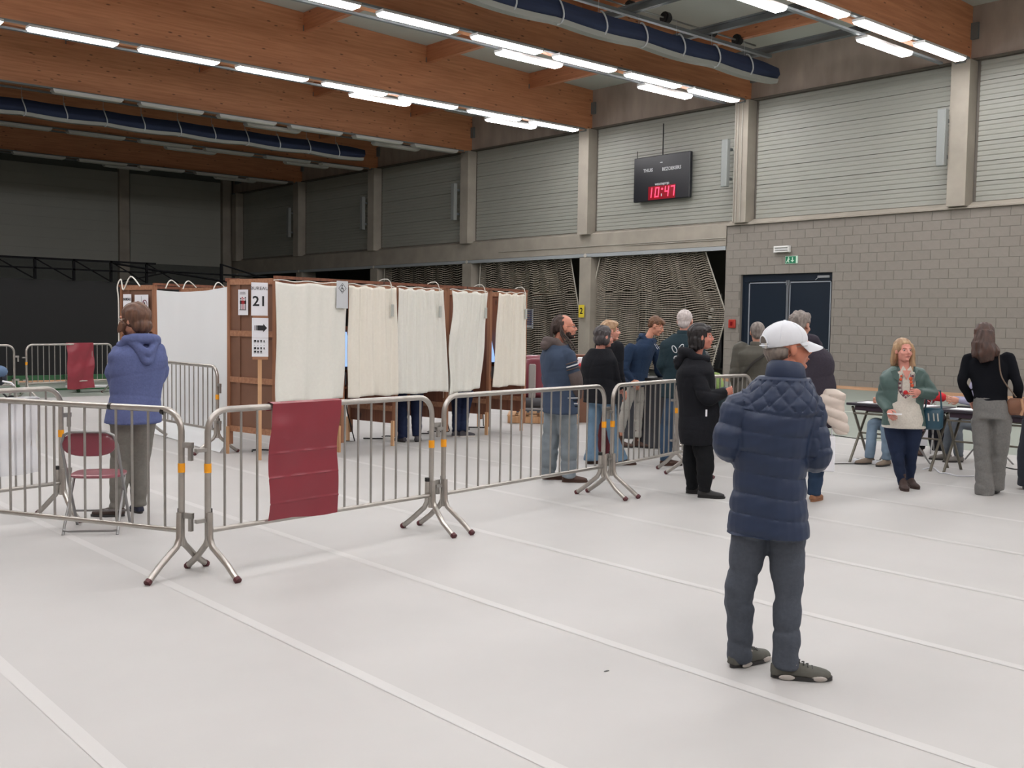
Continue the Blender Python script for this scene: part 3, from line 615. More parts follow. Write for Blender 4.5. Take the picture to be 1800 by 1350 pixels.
# white sheet
A = np.array([6.12, 15.0]); B = np.array([5.885, 12.13]); dd = B-A; L = np.linalg.norm(dd)
t = thing('privacy_sheet', 'large white sheet hanging to the floor between the two booth rows', 'sheet', (A[0], A[1], 0), math.atan2(dd[1], dd[0]))
vs = []; nx, nz = 60, 40
for j in range(nz+1):
    g_ = j/nz
    for i in range(nx+1):
        s_ = i/nx; z = 2.08-.045*math.sin(s_*PI)+(.012-2.08+.045*math.sin(s_*PI))*g_
        vs.append((s_*L, .012*math.sin(s_*11+g_*3)+.008*math.sin(s_*29+g_)*(1-g_)-.25*max(0, g_-.9)/.1*.6, z))
m = MB(); m.add(vs, [(j*(nx+1)+i, j*(nx+1)+i+1, (j+1)*(nx+1)+i+1, (j+1)*(nx+1)+i) for j in range(nz) for i in range(nx)]); m.build('cloth', mat('bright white sheet', (232, 236, 238), .8), t, True)
# voting computers on the shelves
M_scr = mat('bluish screen', (150, 180, 220), .3, emit=(150, 185, 235), es=1.1); M_pcb = mat('dark blue casing', (30, 40, 66), .4); M_pcg = mat('grey casing', (120, 124, 130), .5)
for k in range(5):
    u = (US[k]+US[k+1])/2-(.2 if k == 0 else 0)
    if k == 4: u = uof(857, 590, .70)+.16
    t = thing('voting_computer', 'voting computer on the shelf of booth '+['one, behind the widest curtain', 'two, behind the cream curtain', 'three, behind the third curtain', 'four, behind the crumpled curtain', 'five, screen showing through the gap'][k], 'computer', L1(u, .70, .79), ANG, 'voting computers')
    q = MB(); q.bev((0, 0, .1), (.3, .2, .2), .02); q.build('base', M_pcg, t)
    q = MB(); q.bev((0, -.02, .5), (.52, .05, .56), .02, M=Matrix.Rotation(-.25, 3, 'X')); q.build('screen_casing', M_pcb, t)
    q = MB(); q.box((0, -.05, .5), (.46, .01, .48), M=Matrix.Rotation(-.25, 3, 'X')); q.build('screen', M_scr, t)
for k in range(5):
    q = MB(); a = L1(US[k]+.2, .8, .015); r = np.random.RandomState(k); pts = [L1(US[k]+.25+.09*i, .78+.12*math.sin(i*1.3+k), .012) for i in range(8)]+[L1(US[k]+.92, .9, .4), L1(US[k]+.8, .85, .8)]
    q.tube(pts, .009, 5); tagm(q.build('cable', M_blk_, None, True), 'black power cable trailing on the floor under booth '+['one', 'two', 'three', 'four', 'five'][k]+' from the left', 'cable', 'cables under the booths')
# ------------------------------------------------------------------ folding chair
M_mar = mat('maroon plastic shell', (122, 56, 68), .35, coat=.3); M_marl = mat('maroon seat', (150, 84, 94), .3, coat=.4); M_tub = mat('grey tube', (150, 150, 150), .35, .8)
fc = np.array([2.62, 8.22]); f2 = np.array([2.94, 8.01]); c0 = (fc+f2)/2; bdir = np.array([.33, .36]); bdir /= np.linalg.norm(bdir); wd = f2-fc; wd /= np.linalg.norm(wd)
ch = thing('folding_chair', 'maroon folding chair with grey tube legs behind the nearest barrier', 'chair', (c0[0], c0[1], 0), math.atan2(wd[1], wd[0]), None)
W2 = .2; q = MB()
for s_ in (-1, 1): q = MB(); q.tube([(s_*W2, 0.0, .0), (s_*W2, .04, .06), (s_*(W2-.01), .30, .42)], .011, 8); q.build('leg', M_tub, ch, True)
q = MB(); q.tube([(-W2, .01, .035), (-W2+.04, .0, .03), (W2-.04, 0, .03), (W2, .01, .035)], .009, 8); q.build('rear_bar', M_tub, ch, True)
q = MB(); q.tube([(-W2-.005, .42, .0), (-W2-.005, .16, .42), (-W2-.005, .0, .7), (-W2+.02, -.02, .775), (-W2+.07, -.03, .80), (W2-.07, -.03, .80), (W2-.02, -.02, .775), (W2+.005, 0, .7), (W2+.005, .16, .42), (W2+.005, .42, .0)], .012, 8); q.build('frame', M_tub, ch, True)
q = MB(); q.tube([(-W2, .34, .13), (W2, .34, .13)], .009, 8); q.build('front_bar', M_tub, ch, True)
def slab(c, rx, ry, th, M=None, n=28, p=3.2, dish=.0):
    rr = []
    for (zz, k) in ((-th/2, .94), (-th/4, 1), (th/4, 1), (th/2, .95), (th/2-dish, .6), (th/2-dish, .2)):
        ring = []
        for a in np.linspace(0, 2*PI, n, endpoint=False):
            cx, sx = math.cos(a), math.sin(a); ring.append(np.array([k*rx*math.copysign(abs(cx)**(2/p), cx), k*ry*math.copysign(abs(sx)**(2/p), sx), zz]))
        rr.append(ring)
    R3 = np.array(M) if M is not None else np.eye(3)
    return [[R3@v+np.array(c) for v in r_] for r_ in rr]
q = MB(); q.loft(slab((0, .28, .435), .20, .19, .028, dish=.008)); q.build('seat', M_marl, ch, True)
q = MB(); q.loft(slab((0, -.005, .705), .195, .095, .03, Matrix.Rotation(PI/2-.12, 3, 'X'), p=2.6)); q.build('backrest', M_mar, ch, True)
# ------------------------------------------------------------------ things on the right wall
M_spk = mat('grey speaker', (134, 138, 136), .5)
def wallbox(y, x, z0, z1, lab):
    t = thing('column_speaker', lab, 'speaker', (x, y, 0), 0, 'column speakers'); q = MB(); q.bev((0, 0, (z0+z1)/2), (.16, .22, z1-z0), .015); q.build('cabinet', M_spk, t)
    q = MB(); q.bb((.08, -.03, z1-.3), (.3, .03, z1-.22)); q.build('bracket', M_steel, t)
    q = MB(); q.bb((.08, -.03, z0+.22), (.3, .03, z0+.3)); q.build('bracket', M_steel, t)
wallbox(12.98, XW-.5, 5.78, 7.2, 'tall grey box on the column at far right'); wallbox(19.7, XW-.5, 5.85, 7.25, 'tall grey box on the column right of the scoreboard')
for y, nm in ((32.6, 'nearest'), (39.2, 'middle'), (45.8, 'farthest')): wallbox(y+.35, XW-.5, 5.7, 7.15, nm+' grey box in the dim part of the wall, tall and narrow')
# scoreboard
sb = thing('scoreboard', 'black scoreboard showing 10:47 in red digits on the white siding', 'scoreboard', (XW-.02, 22.5, 6.43))
M_sbk = mat('scoreboard black', (17, 20, 28), .35); M_wp = mat('white print', (205, 208, 212), .6); M_led = mat('red digits', (255, 60, 90), .4, emit=(255, 70, 105), es=1.7); M_rgl = mat('red lens', (110, 4, 22), .3, emit=(170, 0, 30), es=.35)
q = MB(); q.bev((-.1, 0, 0), (.14, 2.36, 1.44), .02); q.build('case', M_sbk, sb)
Us_ = (0, -1, 0); Vs_ = (0, 0, 1)
def sbp(u, v): return (-.173, -u, v)
text_mesh('THUIS', .15, basis(sbp(-.55, .27), Us_, Vs_), M_wp, 'lettering', sb, bold=.003)
text_mesh('BEZOEKERS', .15, basis(sbp(.44, .25), Us_, Vs_), M_wp, 'lettering', sb, bold=.003)
text_mesh('WEDSTRIJDTIJD', .085, basis(sbp(.06, -.21), Us_, Vs_), M_wp, 'lettering', sb, bold=.003)
q = MB(); q.prism(rect(-.04, .465, .06, .49), (sbp(0, 0), Us_, Vs_, (-1, 0, 0)), .004); q.build('small_mark', M_wp, sb)
q = MB(); q.prism(rect(-.52, -.69, .62, -.26), (sbp(0, 0), Us_, Vs_, (-1, 0, 0)), .003); q.build('red_window', M_rgl, sb)
seg = {'1': 'bc', '0': 'abcdef', '4': 'bcfg', '7': 'abc'}
def digit(ch_, u, v, w, h, th):
    sl = .12; q = MB()
    S = {'a': rect(0, h-th, w, h), 'd': rect(0, 0, w, th), 'g': rect(0, h/2-th/2, w, h/2+th/2), 'f': rect(0, h/2, th, h), 'e': rect(0, 0, th, h/2), 'b': rect(w-th, h/2, w, h), 'c': rect(w-th, 0, w, h/2)}
    for k in seg[ch_]: q.prism([(u+x+sl*y, v+y) for x, y in S[k]], (sbp(0, 0), Us_, Vs_, (-1, 0, 0)), .007)
    q.build('digit', M_led, sb)
digit('1', -.48, -.62, .1, .32, .035); digit('0', -.25, -.62, .17, .32, .035); digit('4', .16, -.62, .17, .32, .035); digit('7', .40, -.62, .17, .32, .035)
for v in (-.37,): q = MB(); q.prism(disc(.07, v, .035), (sbp(0, 0), Us_, Vs_, (-1, 0, 0)), .007); q.build('colon_dot', M_led, sb)
q = MB(); q.prism(rect(.03, -.6, .07, -.52), (sbp(0, 0), Us_, Vs_, (-1, 0, 0)), .007); q.build('colon_dot', M_wp, sb)
q = MB(); q.cyl((-.1, 0, .72), (-.1, 0, 1.72), .02, 6); q.build('cable', M_blk_, sb)
q = MB(); q.cyl((-.1, 1.1, .72), (-.1, 1.1, .95), .012, 6); q.build('hanger', M_blk_, sb)
# emergency luminaire, exit sign, call point
t = thing('emergency_light', 'white emergency light above the green exit sign', 'light', (XW-.135, 17.82, 3.93))
q = MB(); q.bev((-.06, 0, .07), (.12, .5, .05), .01); q.bev((-.06, 0, -.07), (.12, .5, .04), .01); q.bev((-.06, -.24, 0), (.12, .04, .19), .01); q.bev((-.06, .24, 0), (.12, .04, .19), .01); q.build('housing', mat('bright white plastic', (228, 228, 226), .4), t)
q = MB(); q.cyl((-.06, -.22, 0), (-.06, .22, 0), .035, 10); q.build('tube', M_white, t)
M_eg = mat('exit green', (22, 120, 84), .5); M_ew = mat('exit white', (205, 232, 214), .5)
t = thing('exit_sign', 'green exit sign with arrow above the navy double door', 'sign', (XW-.125, 17.53, 3.62))
q = MB(); q.box((-.01, 0, 0), (.015, .42, .22)); q.build('plate', M_ew, t)
pu = lambda: ((-.02, 0, 0), (0, -1, 0), (0, 0, 1), (-1, 0, 0))
q = MB(); q.prism(rect(-.2, -.1, .15, .1), pu(), .003); q.build('green_field', M_eg, t)
q = MB(); q.prism([(.04, -.07), (.1, -.01), (.055, -.01), (.055, .07), (.025, .07), (.025, -.01), (-.02, -.01)], ((-.024, 0, 0), (0, -1, 0), (0, 0, 1), (-1, 0, 0)), .003); q.build('arrow', M_ew, t)
q = MB(); pm2 = ((-.024, 0, 0), (0, -1, 0), (0, 0, 1), (-1, 0, 0)); q.prism(disc(-.09, .065, .018), pm2, .003); q.prism([(-.12, .04), (-.07, .045), (-.05, .0), (-.08, .01), (-.085, -.02), (-.06, -.08), (-.085, -.08), (-.11, -.03), (-.16, -.08), (-.17, -.06), (-.13, -.01)], pm2, .003); q.build('running_figure', M_ew, t)
t = thing('call_point', 'small red fire call point on the block wall beside the door', 'alarm', (XW-.12, 19.55, 1.76))
q = MB(); q.bev((-.04, 0, 0), (.08, .24, .26), .015); q.build('box', mat('call point red', (168, 52, 40), .45), t)
q = MB(); q.box((-.085, 0, 0), (.01, .09, .12)); q.build('button', mat('call point glass', (120, 14, 20), .3), t)
t = thing('number_sign', 'yellow card with a black 2 hanging on the concrete column', 'sign', WX(1022, 547, XW-.22), 0)
q = MB(); q.box((0, 0, 0), (.01, .27, .44)); q.build('card', mat('yellow card', (222, 200, 60), .6), t)
text_mesh('2', .3, basis((-.008, 0, 0), (0, -1, 0), (0, 0, 1)), M_ink, 'numeral', t, bold=.008)
# ------------------------------------------------------------------ nets across the storage openings
M_net = mat('net cord', (152, 144, 130), .8); M_nedge = mat('net edge rope', (190, 186, 174), .8)
def net(label, yt0, yt1, yb0, yb1, ykink, dens=44, seed=0):
    r = np.random.RandomState(seed); t = thing('safety_net', label, 'net', (XW+.12, 0, 0), 0, 'safety nets'); m = MB(); ph = r.rand(8)*6; dens = int(dens*1.2)
    def edge(g_):
        a = yt0+(ykink[0]-yt0)*min(1, g_/.52) if g_ < .52 else ykink[0]+(yb0-ykink[0])*(g_-.52)/.48
        b = yt1+(ykink[1]-yt1)*min(1, g_/.52) if g_ < .52 else ykink[1]+(yb1-ykink[1])*(g_-.52)/.48
        return a, b
    n = 70
    for j in range(dens):
        g_ = j/(dens-1); a, b = edge(g_); pts = []
        for i in range(n+1):
            s_ = i/n; y = a+(b-a)*s_; z = 3.98-3.75*g_+.028*math.sin(s_*6.28*(14 if g_ < .3 else 5)+ph[0])+.05*math.sin(s_*7+ph[1]+g_*6)*g_+.03*math.sin(s_*17+g_*11)
            pts.append((.08*math.sin(s_*40+g_*2)+.04*math.sin(s_*13), y, z))
        vs = []; w = .014
        for p in pts: vs += [(p[0], p[1], p[2]-w), (p[0], p[1], p[2]+w)]
        m.add(vs, [(2*i, 2*i+2, 2*i+3, 2*i+1) for i in range(n)])
    o = m.build('mesh_cords', M_net, t, kind='stuff'); m = MB()
    for i in range(1, 60):
        s_ = i/60; vs = []; w = .004
        for j in range(25):
            g_ = j/24; a, b = edge(g_); y = a+(b-a)*s_; vs += [(.08*math.sin(s_*40), y-w, 3.98-3.75*g_), (.08*math.sin(s_*40), y+w, 3.98-3.75*g_)]
        m.add(vs, [(2*j, 2*j+2, 2*j+3, 2*j+1) for j in range(24)])
    m.build('upright_cords', M_net, t, kind='stuff')
    for e in (0, 1):
        q = MB(); q.tube([(0, edge(g_)[e], 3.98-3.75*g_) for g_ in np.linspace(0, 1, 24)], .02, 5); q.build('edge_rope', M_nedge, t)
    for i in range(13):
        q = MB(); y = yt0+(yt1-yt0)*i/12; q.tube([(0, y+.04*math.cos(a), 4.0+.04*math.sin(a)) for a in np.linspace(0, 2*PI, 9)], .008, 4); q.build('ring', M_nedge, t)
net('safety net in the opening left of the grey block wall', 20.85, 25.45, 20.55, 26.1, (19.98, 26.0), 46, 1)
net('safety net in the second opening, behind the dreadlocked man', 26.9, 32.0, 26.3, 32.2, (26.4, 32.1), 40, 2)
net('safety net in the third opening above the right end booths', 33.0, 38.7, 32.9, 38.8, (32.9, 38.8), 36, 3)
# backboards in the storage hall
for k, (ya, yb) in enumerate(((34.55, 35.95), (32.78, 34.32))):
    t = thing('basketball_backboard', ('left' if k == 0 else 'right')+' pale basketball backboard seen through the net', 'backboard', (31.0, (ya+yb)/2, 3.45), 0, 'basketball backboards'); w = yb-ya
    q = MB(); q.bev((0, 0, 0), (.05, w, 1.05), .01); q.build('board', mat('backboard cream', (205, 190, 160), .5, emit=(205, 190, 160), es=0), t)
    q = MB()
    for a in ((-.036, -.32, -.42, .0, .3, 0),): pass
    for (y0, y1, z0, z1) in ((-.34, -.3, -.45, .12), (.3, .34, -.45, .12), (-.34, .34, .12, .16)): q.bb((-.032, y0, z0), (-.026, y1, z1))
    q.build('target_lines', M_blk_, t)
    if k == 0 or k == 1:
        q = MB(); q.tube([(-.45+.22*math.cos(a), .22*math.sin(a), -.55) for a in np.linspace(0, 2*PI, 17)], .02, 6); q.bb((-.25, -.05, -.57), (0, .05, -.5)); q.build('hoop', mat('hoop rust', (150, 84, 56), .5), t)
        q = MB()
        for i in range(10):
            a = 2*PI*i/10; q.tube([(-.45+.22*math.cos(a), .22*math.sin(a), -.55), (-.45+.14*math.cos(a+.3), .14*math.sin(a+.3), -.9)], .008, 4); q.tube([(-.45+.22*math.cos(a), .22*math.sin(a), -.55), (-.45+.14*math.cos(a-.3), .14*math.sin(a-.3), -.9)], .008, 4)
        q.build('hoop_net', M_nedge, t)
# light frames (small goals / racks) in the storage hall
M_fr = mat('white tube', (196, 196, 190), .45)
fr = thing('tube_rack', 'white tube rack and wall rails behind the net', 'rack', (31.4, 0, 0))
for (y, z0, z1) in ((30.2, .3, 2.6), (28.4, .3, 3.0), (28.0, .4, 2.9), (27.2, 1.0, 2.5), (26.0, 1.2, 2.7), (24.3, .8, 2.9), (22.8, .8, 2.9)):
    q = MB(); q.cyl((0, y, z0), (0, y, z1), .025, 6); q.build('upright', M_fr, fr)
for (z, a, b) in ((2.5, 29.9, 30.8), (1.7, 29.0, 30.9), (2.35, 27.0, 31), (1.0, 29.0, 30.8)): q = MB(); q.cyl((0, a, z), (0, b, z), .025, 6); q.build('crossbar', M_fr, fr)
for k, y in enumerate((27.0, 25.3, 24.6)):
    q = MB(); q.box((0, y, 1.65), (.03, .6 if k < 2 else .3, .22)); q.build('name_plate', M_fr, fr)
for k in range(14): q = MB(); q.tube([(0, 28.0-.22*k, .9), (0, 28.0-.22*k-.05, 1.5+.05*math.sin(k*2))], .03, 5); q.build('hanging_strap', M_fr, fr)
t = thing('banner', 'blue roll-up banner with white border beside the last curtain', 'banner', WX(930, 560, 26.6), -PI/2+.2)
q = MB(); q.bev((0, 0, 0), (.4, .04, .75), .02); q.build('border', mat('banner white', (196, 204, 218), .5), t); q = MB(); q.box((0, -.025, .04), (.3, .006, .58)); q.build('panel', mat('banner blue', (36, 50, 110), .5), t)
q = MB(); q.tube([(-.06+.07*math.cos(a), -.03, .05+.1*math.sin(a)) for a in np.linspace(0, 4.6, 12)], .012, 5); q.build('emblem', mat('emblem red', (170, 50, 70), .5), t)
# dark coats hanging between net and wall end
t = thing('coat_rack', 'black coats hanging beside the end of the block wall', 'coats', (XW+.75, 20.75, 0))
r = np.random.RandomState(4)
for k in range(3):
    q = MB(); c_ = np.array([.1*k, -.12+.12*k, 0]); rings = []
    for j in range(14):
        g_ = j/13; z = .35+1.95*g_; rr = (.24+.05*math.sin(g_*9+k))*(1 if g_ < .8 else 1-(g_-.8)*4); rings.append([(c_[0]+rr*math.cos(a)*(1+.15*math.sin(3*a+k+g_*3)), c_[1]+rr*.8*math.sin(a)*(1+.15*math.sin(4*a+k)), z) for a in np.linspace(0, 2*PI, 16, endpoint=False)])
    q.loft(rings); q.build('coat', mat('black glossy cloth', (16, 17, 20), .35), t, True)
for (z, y) in ((2.2, .05), (1.95, .12), (1.0, -.1)): q = MB(); q.ell((-.3, y, z), (.06, .07, .07)); q.build('white_trim', M_fr, t, True)
# dark cloth-covered standing table and objects behind the queue
def atD(px, gy, z=0): return G(px, gy, z)
M_dkc = mat('dark grey stretch cloth', (48, 50, 56), .75)
for k, (px, gy, w) in enumerate(((1150, 784, .34), (1106, 768, .28))):
    p_ = G(px, gy); t = thing('covered_standing_table', ('right' if k == 0 else 'left')+' dark grey cloth-covered round table behind the young man', 'table', p_, 0, 'cloth covered tables')
    rings = []
    for j in range(16):
        g_ = j/15; rr = w*(.95-.28*math.sin(g_*PI)**.8); rings.append([(rr*math.cos(a)*(1+.03*math.sin(8*a)*(1-g_)), rr*math.sin(a)*(1+.03*math.cos(8*a)*(1-g_)), .01+.93*g_) for a in np.linspace(0, 2*PI, 28, endpoint=False)])
    q = MB(); q.loft(rings); q.build('cover', M_dkc, t, True); q = MB(); q.cyl((0, 0, .935), (0, 0, .96), w*1.0, 24); q.build('top', M_blk_, t)
# maroon trolley case
p_ = G(1061, 812)
t = thing('trolley_case', 'maroon trolley case standing between the blue jeans legs', 'suitcase', p_, math.atan2(p_[1], p_[0])-PI/2)
q = MB(); q.bev((0, .25, .36), (.2, .3, .62), .04); q.build('body', mat('case maroon', (104, 34, 44), .5), t)
for x in (-.08, .08): q = MB(); q.cyl((x-.015, .2, .035), (x+.015, .2, .035), .035, 12); q.build('wheel', M_blk_, t)
q = MB(); q.tube([(-.07, .2, .6), (-.07, .2, .85), (.07, .2, .85), (.07, .2, .6)], .01, 6); q.build('handle', M_tub, t)
# maroon padded stacked seats, grey case and pallet at the right end of the booths
p_ = G(955, 745); rzp = math.atan2(p_[1], p_[0])-PI/2
t = thing('pallet', 'wooden pallet on the floor beside the right end booth', 'pallet', p_, rzp)
for k in range(7): q = MB(); q.box((-.54+.18*k, .4, .13), (.13, .8, .022)); q.build('slat', M_light, t)
for k in range(3): q = MB(); q.box((0, .05+.35*k, .06), (1.2, .09, .11)); q.build('runner', M_light, t)
for k in range(3): q = MB(); q.box((-.5+.5*k, .0, .06), (.13, .1, .1)); q.build('block', M_light, t)
p2_ = G(955, 745)+np.array([p_[0], p_[1], 0])/np.linalg.norm(p_)*.0
t = thing('padded_seat', 'maroon padded seat back with a grey stripe next to the last curtain', 'seat', p_+np.array([0, 0, .145]), rzp)
q = MB(); q.bev((-.2, .28, .62), (.5, .2, .75), .09, M=Matrix.Rotation(-.12, 3, 'X')); q.build('backrest', M_mar, t, True)
q = MB(); q.bev((-.2, .17, .55), (.12, .05, .6), .02, M=Matrix.Rotation(-.12, 3, 'X')); q.build('stripe', mat('grey webbing', (150, 146, 142), .6), t)
q = MB(); q.bev((-.2, .2, .2), (.5, .4, .16), .05); q.build('seat', mat('dark grey pad', (66, 66, 70), .6), t, True)
q = MB(); q.tube([(-.45, 0, .1), (.05, 0, .1), (.05, .4, .0)], .015, 6); q.build('frame', M_tub, t)
t = thing('grey_case', 'dark grey equipment case behind the maroon padded seat', 'case', p_+np.array([p_[0], p_[1], 0])/np.linalg.norm(p_)*1.1, rzp)
q = MB(); q.bev((-.1, .3, .55), (.9, .6, 1.1), .06); q.build('shell', mat('case grey', (92, 98, 106), .45), t); q = MB(); q.bb((-.3, -.02, .98), (-.05, 0, 1.02)); q.build('handle', M_tub, t)
# brown counter with red and white things
p_ = G(1022, 752); rzq = math.atan2(p_[1], p_[0])-PI/2
t = thing('counter_desk', 'brown desk with a red top edge behind the dreadlocked man', 'desk', p_, rzq)
q = MB(); q.bb((-.5, 1.7, 0), (.9, 1.75, 1.1)); q.build('front_board', M_plank, t); q = MB(); q.bb((-.55, 1.65, 1.1), (.95, 2.2, 1.13)); q.build('top', M_plank, t)
tp = thing('red_tray', 'red tray with white paper on the brown desk', 'tray', p_+np.array([0, 0, .0]), rzq)
q = MB(); q.bev((.1, 1.0, .98), (.6, .3, .07), .02); q.build('tray', mat('bright red', (196, 40, 50), .45), tp); q = MB(); q.bev((0.02, 1.0, 1.06), (.22, .2, .1), .01); q.build('paper_box', M_paper, tp)
q = MB(); q.bb((-.15, .9, 0), (.35, 1.1, .94)); q.build('stand', M_hb, tp)
# ------------------------------------------------------------------ tables at right
M_tt = mat('dark table top', (44, 40, 50), .5); M_tleg = mat('table leg metal', (112, 108, 98), .4, .6); M_pp = mat('white papers', (232, 234, 238), .7)
def table(A, d, L, w, label):
    # A: near left corner on floor (x,y); d: unit direction of the long side; width goes to the right-hand normal away from the viewer
    A = np.array(A); d = np.array(d)/np.linalg.norm(d); rz = math.atan2(d[1], d[0]); t = thing('folding_table', label, 'table', (A[0], A[1], 0), rz, 'folding tables')
    q = MB(); q.bev((L/2, w/2, .735), (L, w, .03), .005); q.build('top', M_tt, t)
    q = MB(); q.bb((.1, .04, .66), (L-.1, .07, .715)); q.bb((.1, w-.07, .66), (L-.1, w-.04, .715)); q.build('apron', mat('plum apron', (52, 34, 50), .5), t)
    for x in (.06, L-.06):
        for (ya, yb) in ((.03, w-.06), (w-.03, .06)):
            q = MB(); q.tube([(x, ya, 0), (x, yb, .7)], .017, 8); q.build('leg', M_tleg, t)
    for z, y in ((.36, w/2), (.62, .08), (.62, w-.08)): q = MB(); q.cyl((.06, y, z), (L-.06, y, z), .013, 6); q.build('stretcher', M_tleg, t)
    return t
tA = np.array([11.74, 7.1]); td = np.array([.05, -1.]); td /= np.linalg.norm(td)
T1 = table(tA, td, 1.15, .55, 'folding table with red cup, left of the walking blonde woman')
T2 = table((11.78, 5.9), td, 1.5, .55, 'folding table with papers between the two women at right')
T3 = table((11.85, 4.3), td, 1.5, .55, 'folding table mostly hidden by the woman with long brown hair')
tn = np.array([-td[1], td[0]])
def tab(p, a, b, z=.752): return np.array([p[0]+td[0]*a+tn[0]*b, p[1]+td[1]*a+tn[1]*b, z])
rt_ = math.atan2(td[1], td[0])
for k, (p, a, b, w, h, r_, lab) in enumerate((((11.74, 7.1), .33, .2, .42, .3, .05, 'white paper sheet at the left end of the cup table'), ((11.74, 7.1), .8, .28, .4, .3, -.1, 'white paper sheet at the right part of the cup table'), ((11.78, 5.9), .3, .2, .42, .3, .08, 'white paper sheet at the left end of the papers table'), ((11.78, 5.9), .68, .34, .42, .3, .3, 'tilted open booklet on the papers table'), ((11.78, 5.9), 1.15, .2, .42, .3, -.05, 'white paper sheet beside the grey trousers on the papers table'))):
    q = MB(); q.box((0, 0, .004), (w, h, .008)); o = q.build('paper_sheet', M_pp); o.location = [float(c) for c in tab(p, a, b, .7515)]; o.rotation_euler = (0, 0, rt_+r_); tagm(o, lab, 'paper', 'papers on the tables')
for k, (p, a, b, lab) in enumerate((((11.74, 7.1), .45, .47, 'dark folder behind the red cup'), ((11.78, 5.9), .2, .46, 'dark folder on the papers table near the red sleeve'))):
    q = MB(); q.bev((0, 0, .012), (.34, .12, .022), .004); o = q.build('folder', M_blk_); o.location = [float(c) for c in tab(p, a, b, .751)]; o.rotation_euler = (0, 0, rt_); tagm(o, lab, 'folder', 'dark folders on the tables')
t = thing('plastic_cup', 'red plastic cup with a white rim on the left table', 'cup', tab((11.74, 7.1), .62, .38, .752))
q = MB(); q.loft([[(r_*math.cos(a), r_*math.sin(a), z) for a in np.linspace(0, 2*PI, 18, endpoint=False)] for r_, z in ((.034, 0), (.038, .04), (.05, .135))]); q.build('body', mat('cup red', (206, 40, 48), .35), t, True); q = MB(); q.tube([(.05*math.cos(a), .05*math.sin(a), .136) for a in np.linspace(0, 2*PI, 19)], .005, 5); q.build('rim', M_paper, t)
# power strip and cables
p_ = G(1525, 815); t = thing('power_strip', 'white power strip on the floor under the left table', 'power strip', p_, math.radians(-75))
q = MB(); q.bev((0, 0, .025), (.36, .06, .05), .01); q.build('body', M_paper, t)
for k in range(5): q = MB(); q.cyl((-.12+.06*k, 0, .049), (-.12+.06*k, 0, .053), .019, 12); q.build('socket', mat('socket grey', (130, 130, 130), .5), t)
def floor_cable(pts, r_, m_, label, grp=None):
    P3 = [G(*p) for p in pts]; out = []
    for i in range(len(P3)-1):
        p0 = P3[max(i-1, 0)]; p1 = P3[i]; p2 = P3[i+1]; p3 = P3[min(i+2, len(P3)-1)]
        for s_ in np.linspace(0, 1, 8, endpoint=False): out.append(.5*((2*p1)+(-p0+p2)*s_+(2*p0-5*p1+4*p2-p3)*s_**2+(-p0+3*p1-3*p2+p3)*s_**3))
    out.append(P3[-1]); q = MB(); q.tube([p+np.array([0, 0, r_]) for p in out], r_, 6); o = q.build('floor_cable', m_, None, True); tagm(o, label, 'cable', grp); return o
floor_cable([(1622, 826), (1640, 823), (1652, 832), (1664, 833), (1685, 838), (1712, 838)], .008, M_paper, 'white cable curling on the floor under the papers table')
floor_cable([(1455, 764), (1480, 768), (1512, 772), (1545, 771), (1575, 774)], .008, mat('cable dark', (70, 72, 70), .6), 'upper dark cable on the floor left of the tables')
floor_cable([(1452, 817), (1475, 816), (1500, 816), (1512, 816)], .007, MATS['cable dark'], 'thin dark cable leading to the power strip')
floor_cable([(1766, 822), (1785, 826), (1800, 824)], .008, MATS['cable dark'], 'dark cable between the trousers at the right edge')
# pushchair at the left edge
p_ = G(-6, 712); p_ = np.array([p_[0], p_[1], 0]); t = thing('pushchair', 'dark pushchair with a blue blanket cut off by the left edge', 'pushchair', p_, math.atan2(p_[1], p_[0])-PI/2)
q = MB(); q.tube([(-.3, 0, .06), (.1, 0, .5), (.0, 0, .75)], .018, 6); q.tube([(.25, 0, .06), (-.1, 0, .45), (-.35, 0, .95)], .018, 6); q.build('frame', M_blk_, t)
q = MB(); q.bev((-.02, .2, .5), (.4, .4, .28), .09); q.build('seat', mat('pushchair navy', (30, 36, 50), .7), t, True)
q = MB(); q.ell((.04, .1, .62), (.16, .2, .12)); q.build('blanket', mat('blanket blue', (86, 110, 140), .8), t, True)
q = MB(); q.tube([(.1, -.05, .45), (.24, -.05, .42), (.3, -.05, .36)], .02, 6); q.build('white_strap', M_paper, t)
for x in (-.3, .25): q = MB(); q.cyl((x, -.03, .09), (x, .02, .09), .09, 16); q.build('wheel', M_blk_, t)
q = MB(); q.ell((0, 0, .002), (.018, .007, .002)); o = q.build('debris', mat('debris', (90, 90, 88), .8)); o.location = [float(c) for c in G(1066, 1180)]; tagm(o, 'tiny grey scrap on the bare floor in the foreground', 'litter')
# ------------------------------------------------------------------ people
def fuse(mb, voxel, smooth=4, fac=.5):
    me = mb.mesh('tmp'); o = bpy.data.objects.new('tmp', me); TMP.collection.objects.link(o)
    r_ = o.modifiers.new('r', 'REMESH'); r_.mode = 'VOXEL'; r_.voxel_size = voxel; r_.adaptivity = 0
    if smooth: s_ = o.modifiers.new('s', 'SMOOTH'); s_.iterations = smooth; s_.factor = fac
    TMP.view_layers[0].update()
    out = bpy.data.meshes.new_from_object(o.evaluated_get(TMP.view_layers[0].depsgraph)); bpy.data.objects.remove(o); bpy.data.meshes.remove(me); return out
def crease(p, sc, seed, w=.16):
    a = snoise(p, sc, seed, 3); return -np.exp(-(a/w)**2)
def vco(me): a = np.empty(len(me.vertices)*3, np.float32); me.vertices.foreach_get('co', a); return a.reshape(-1, 3).astype(float)
def vno(me): a = np.empty(len(me.vertices)*3, np.float32); me.vertices.foreach_get('normal', a); return a.reshape(-1, 3).astype(float)
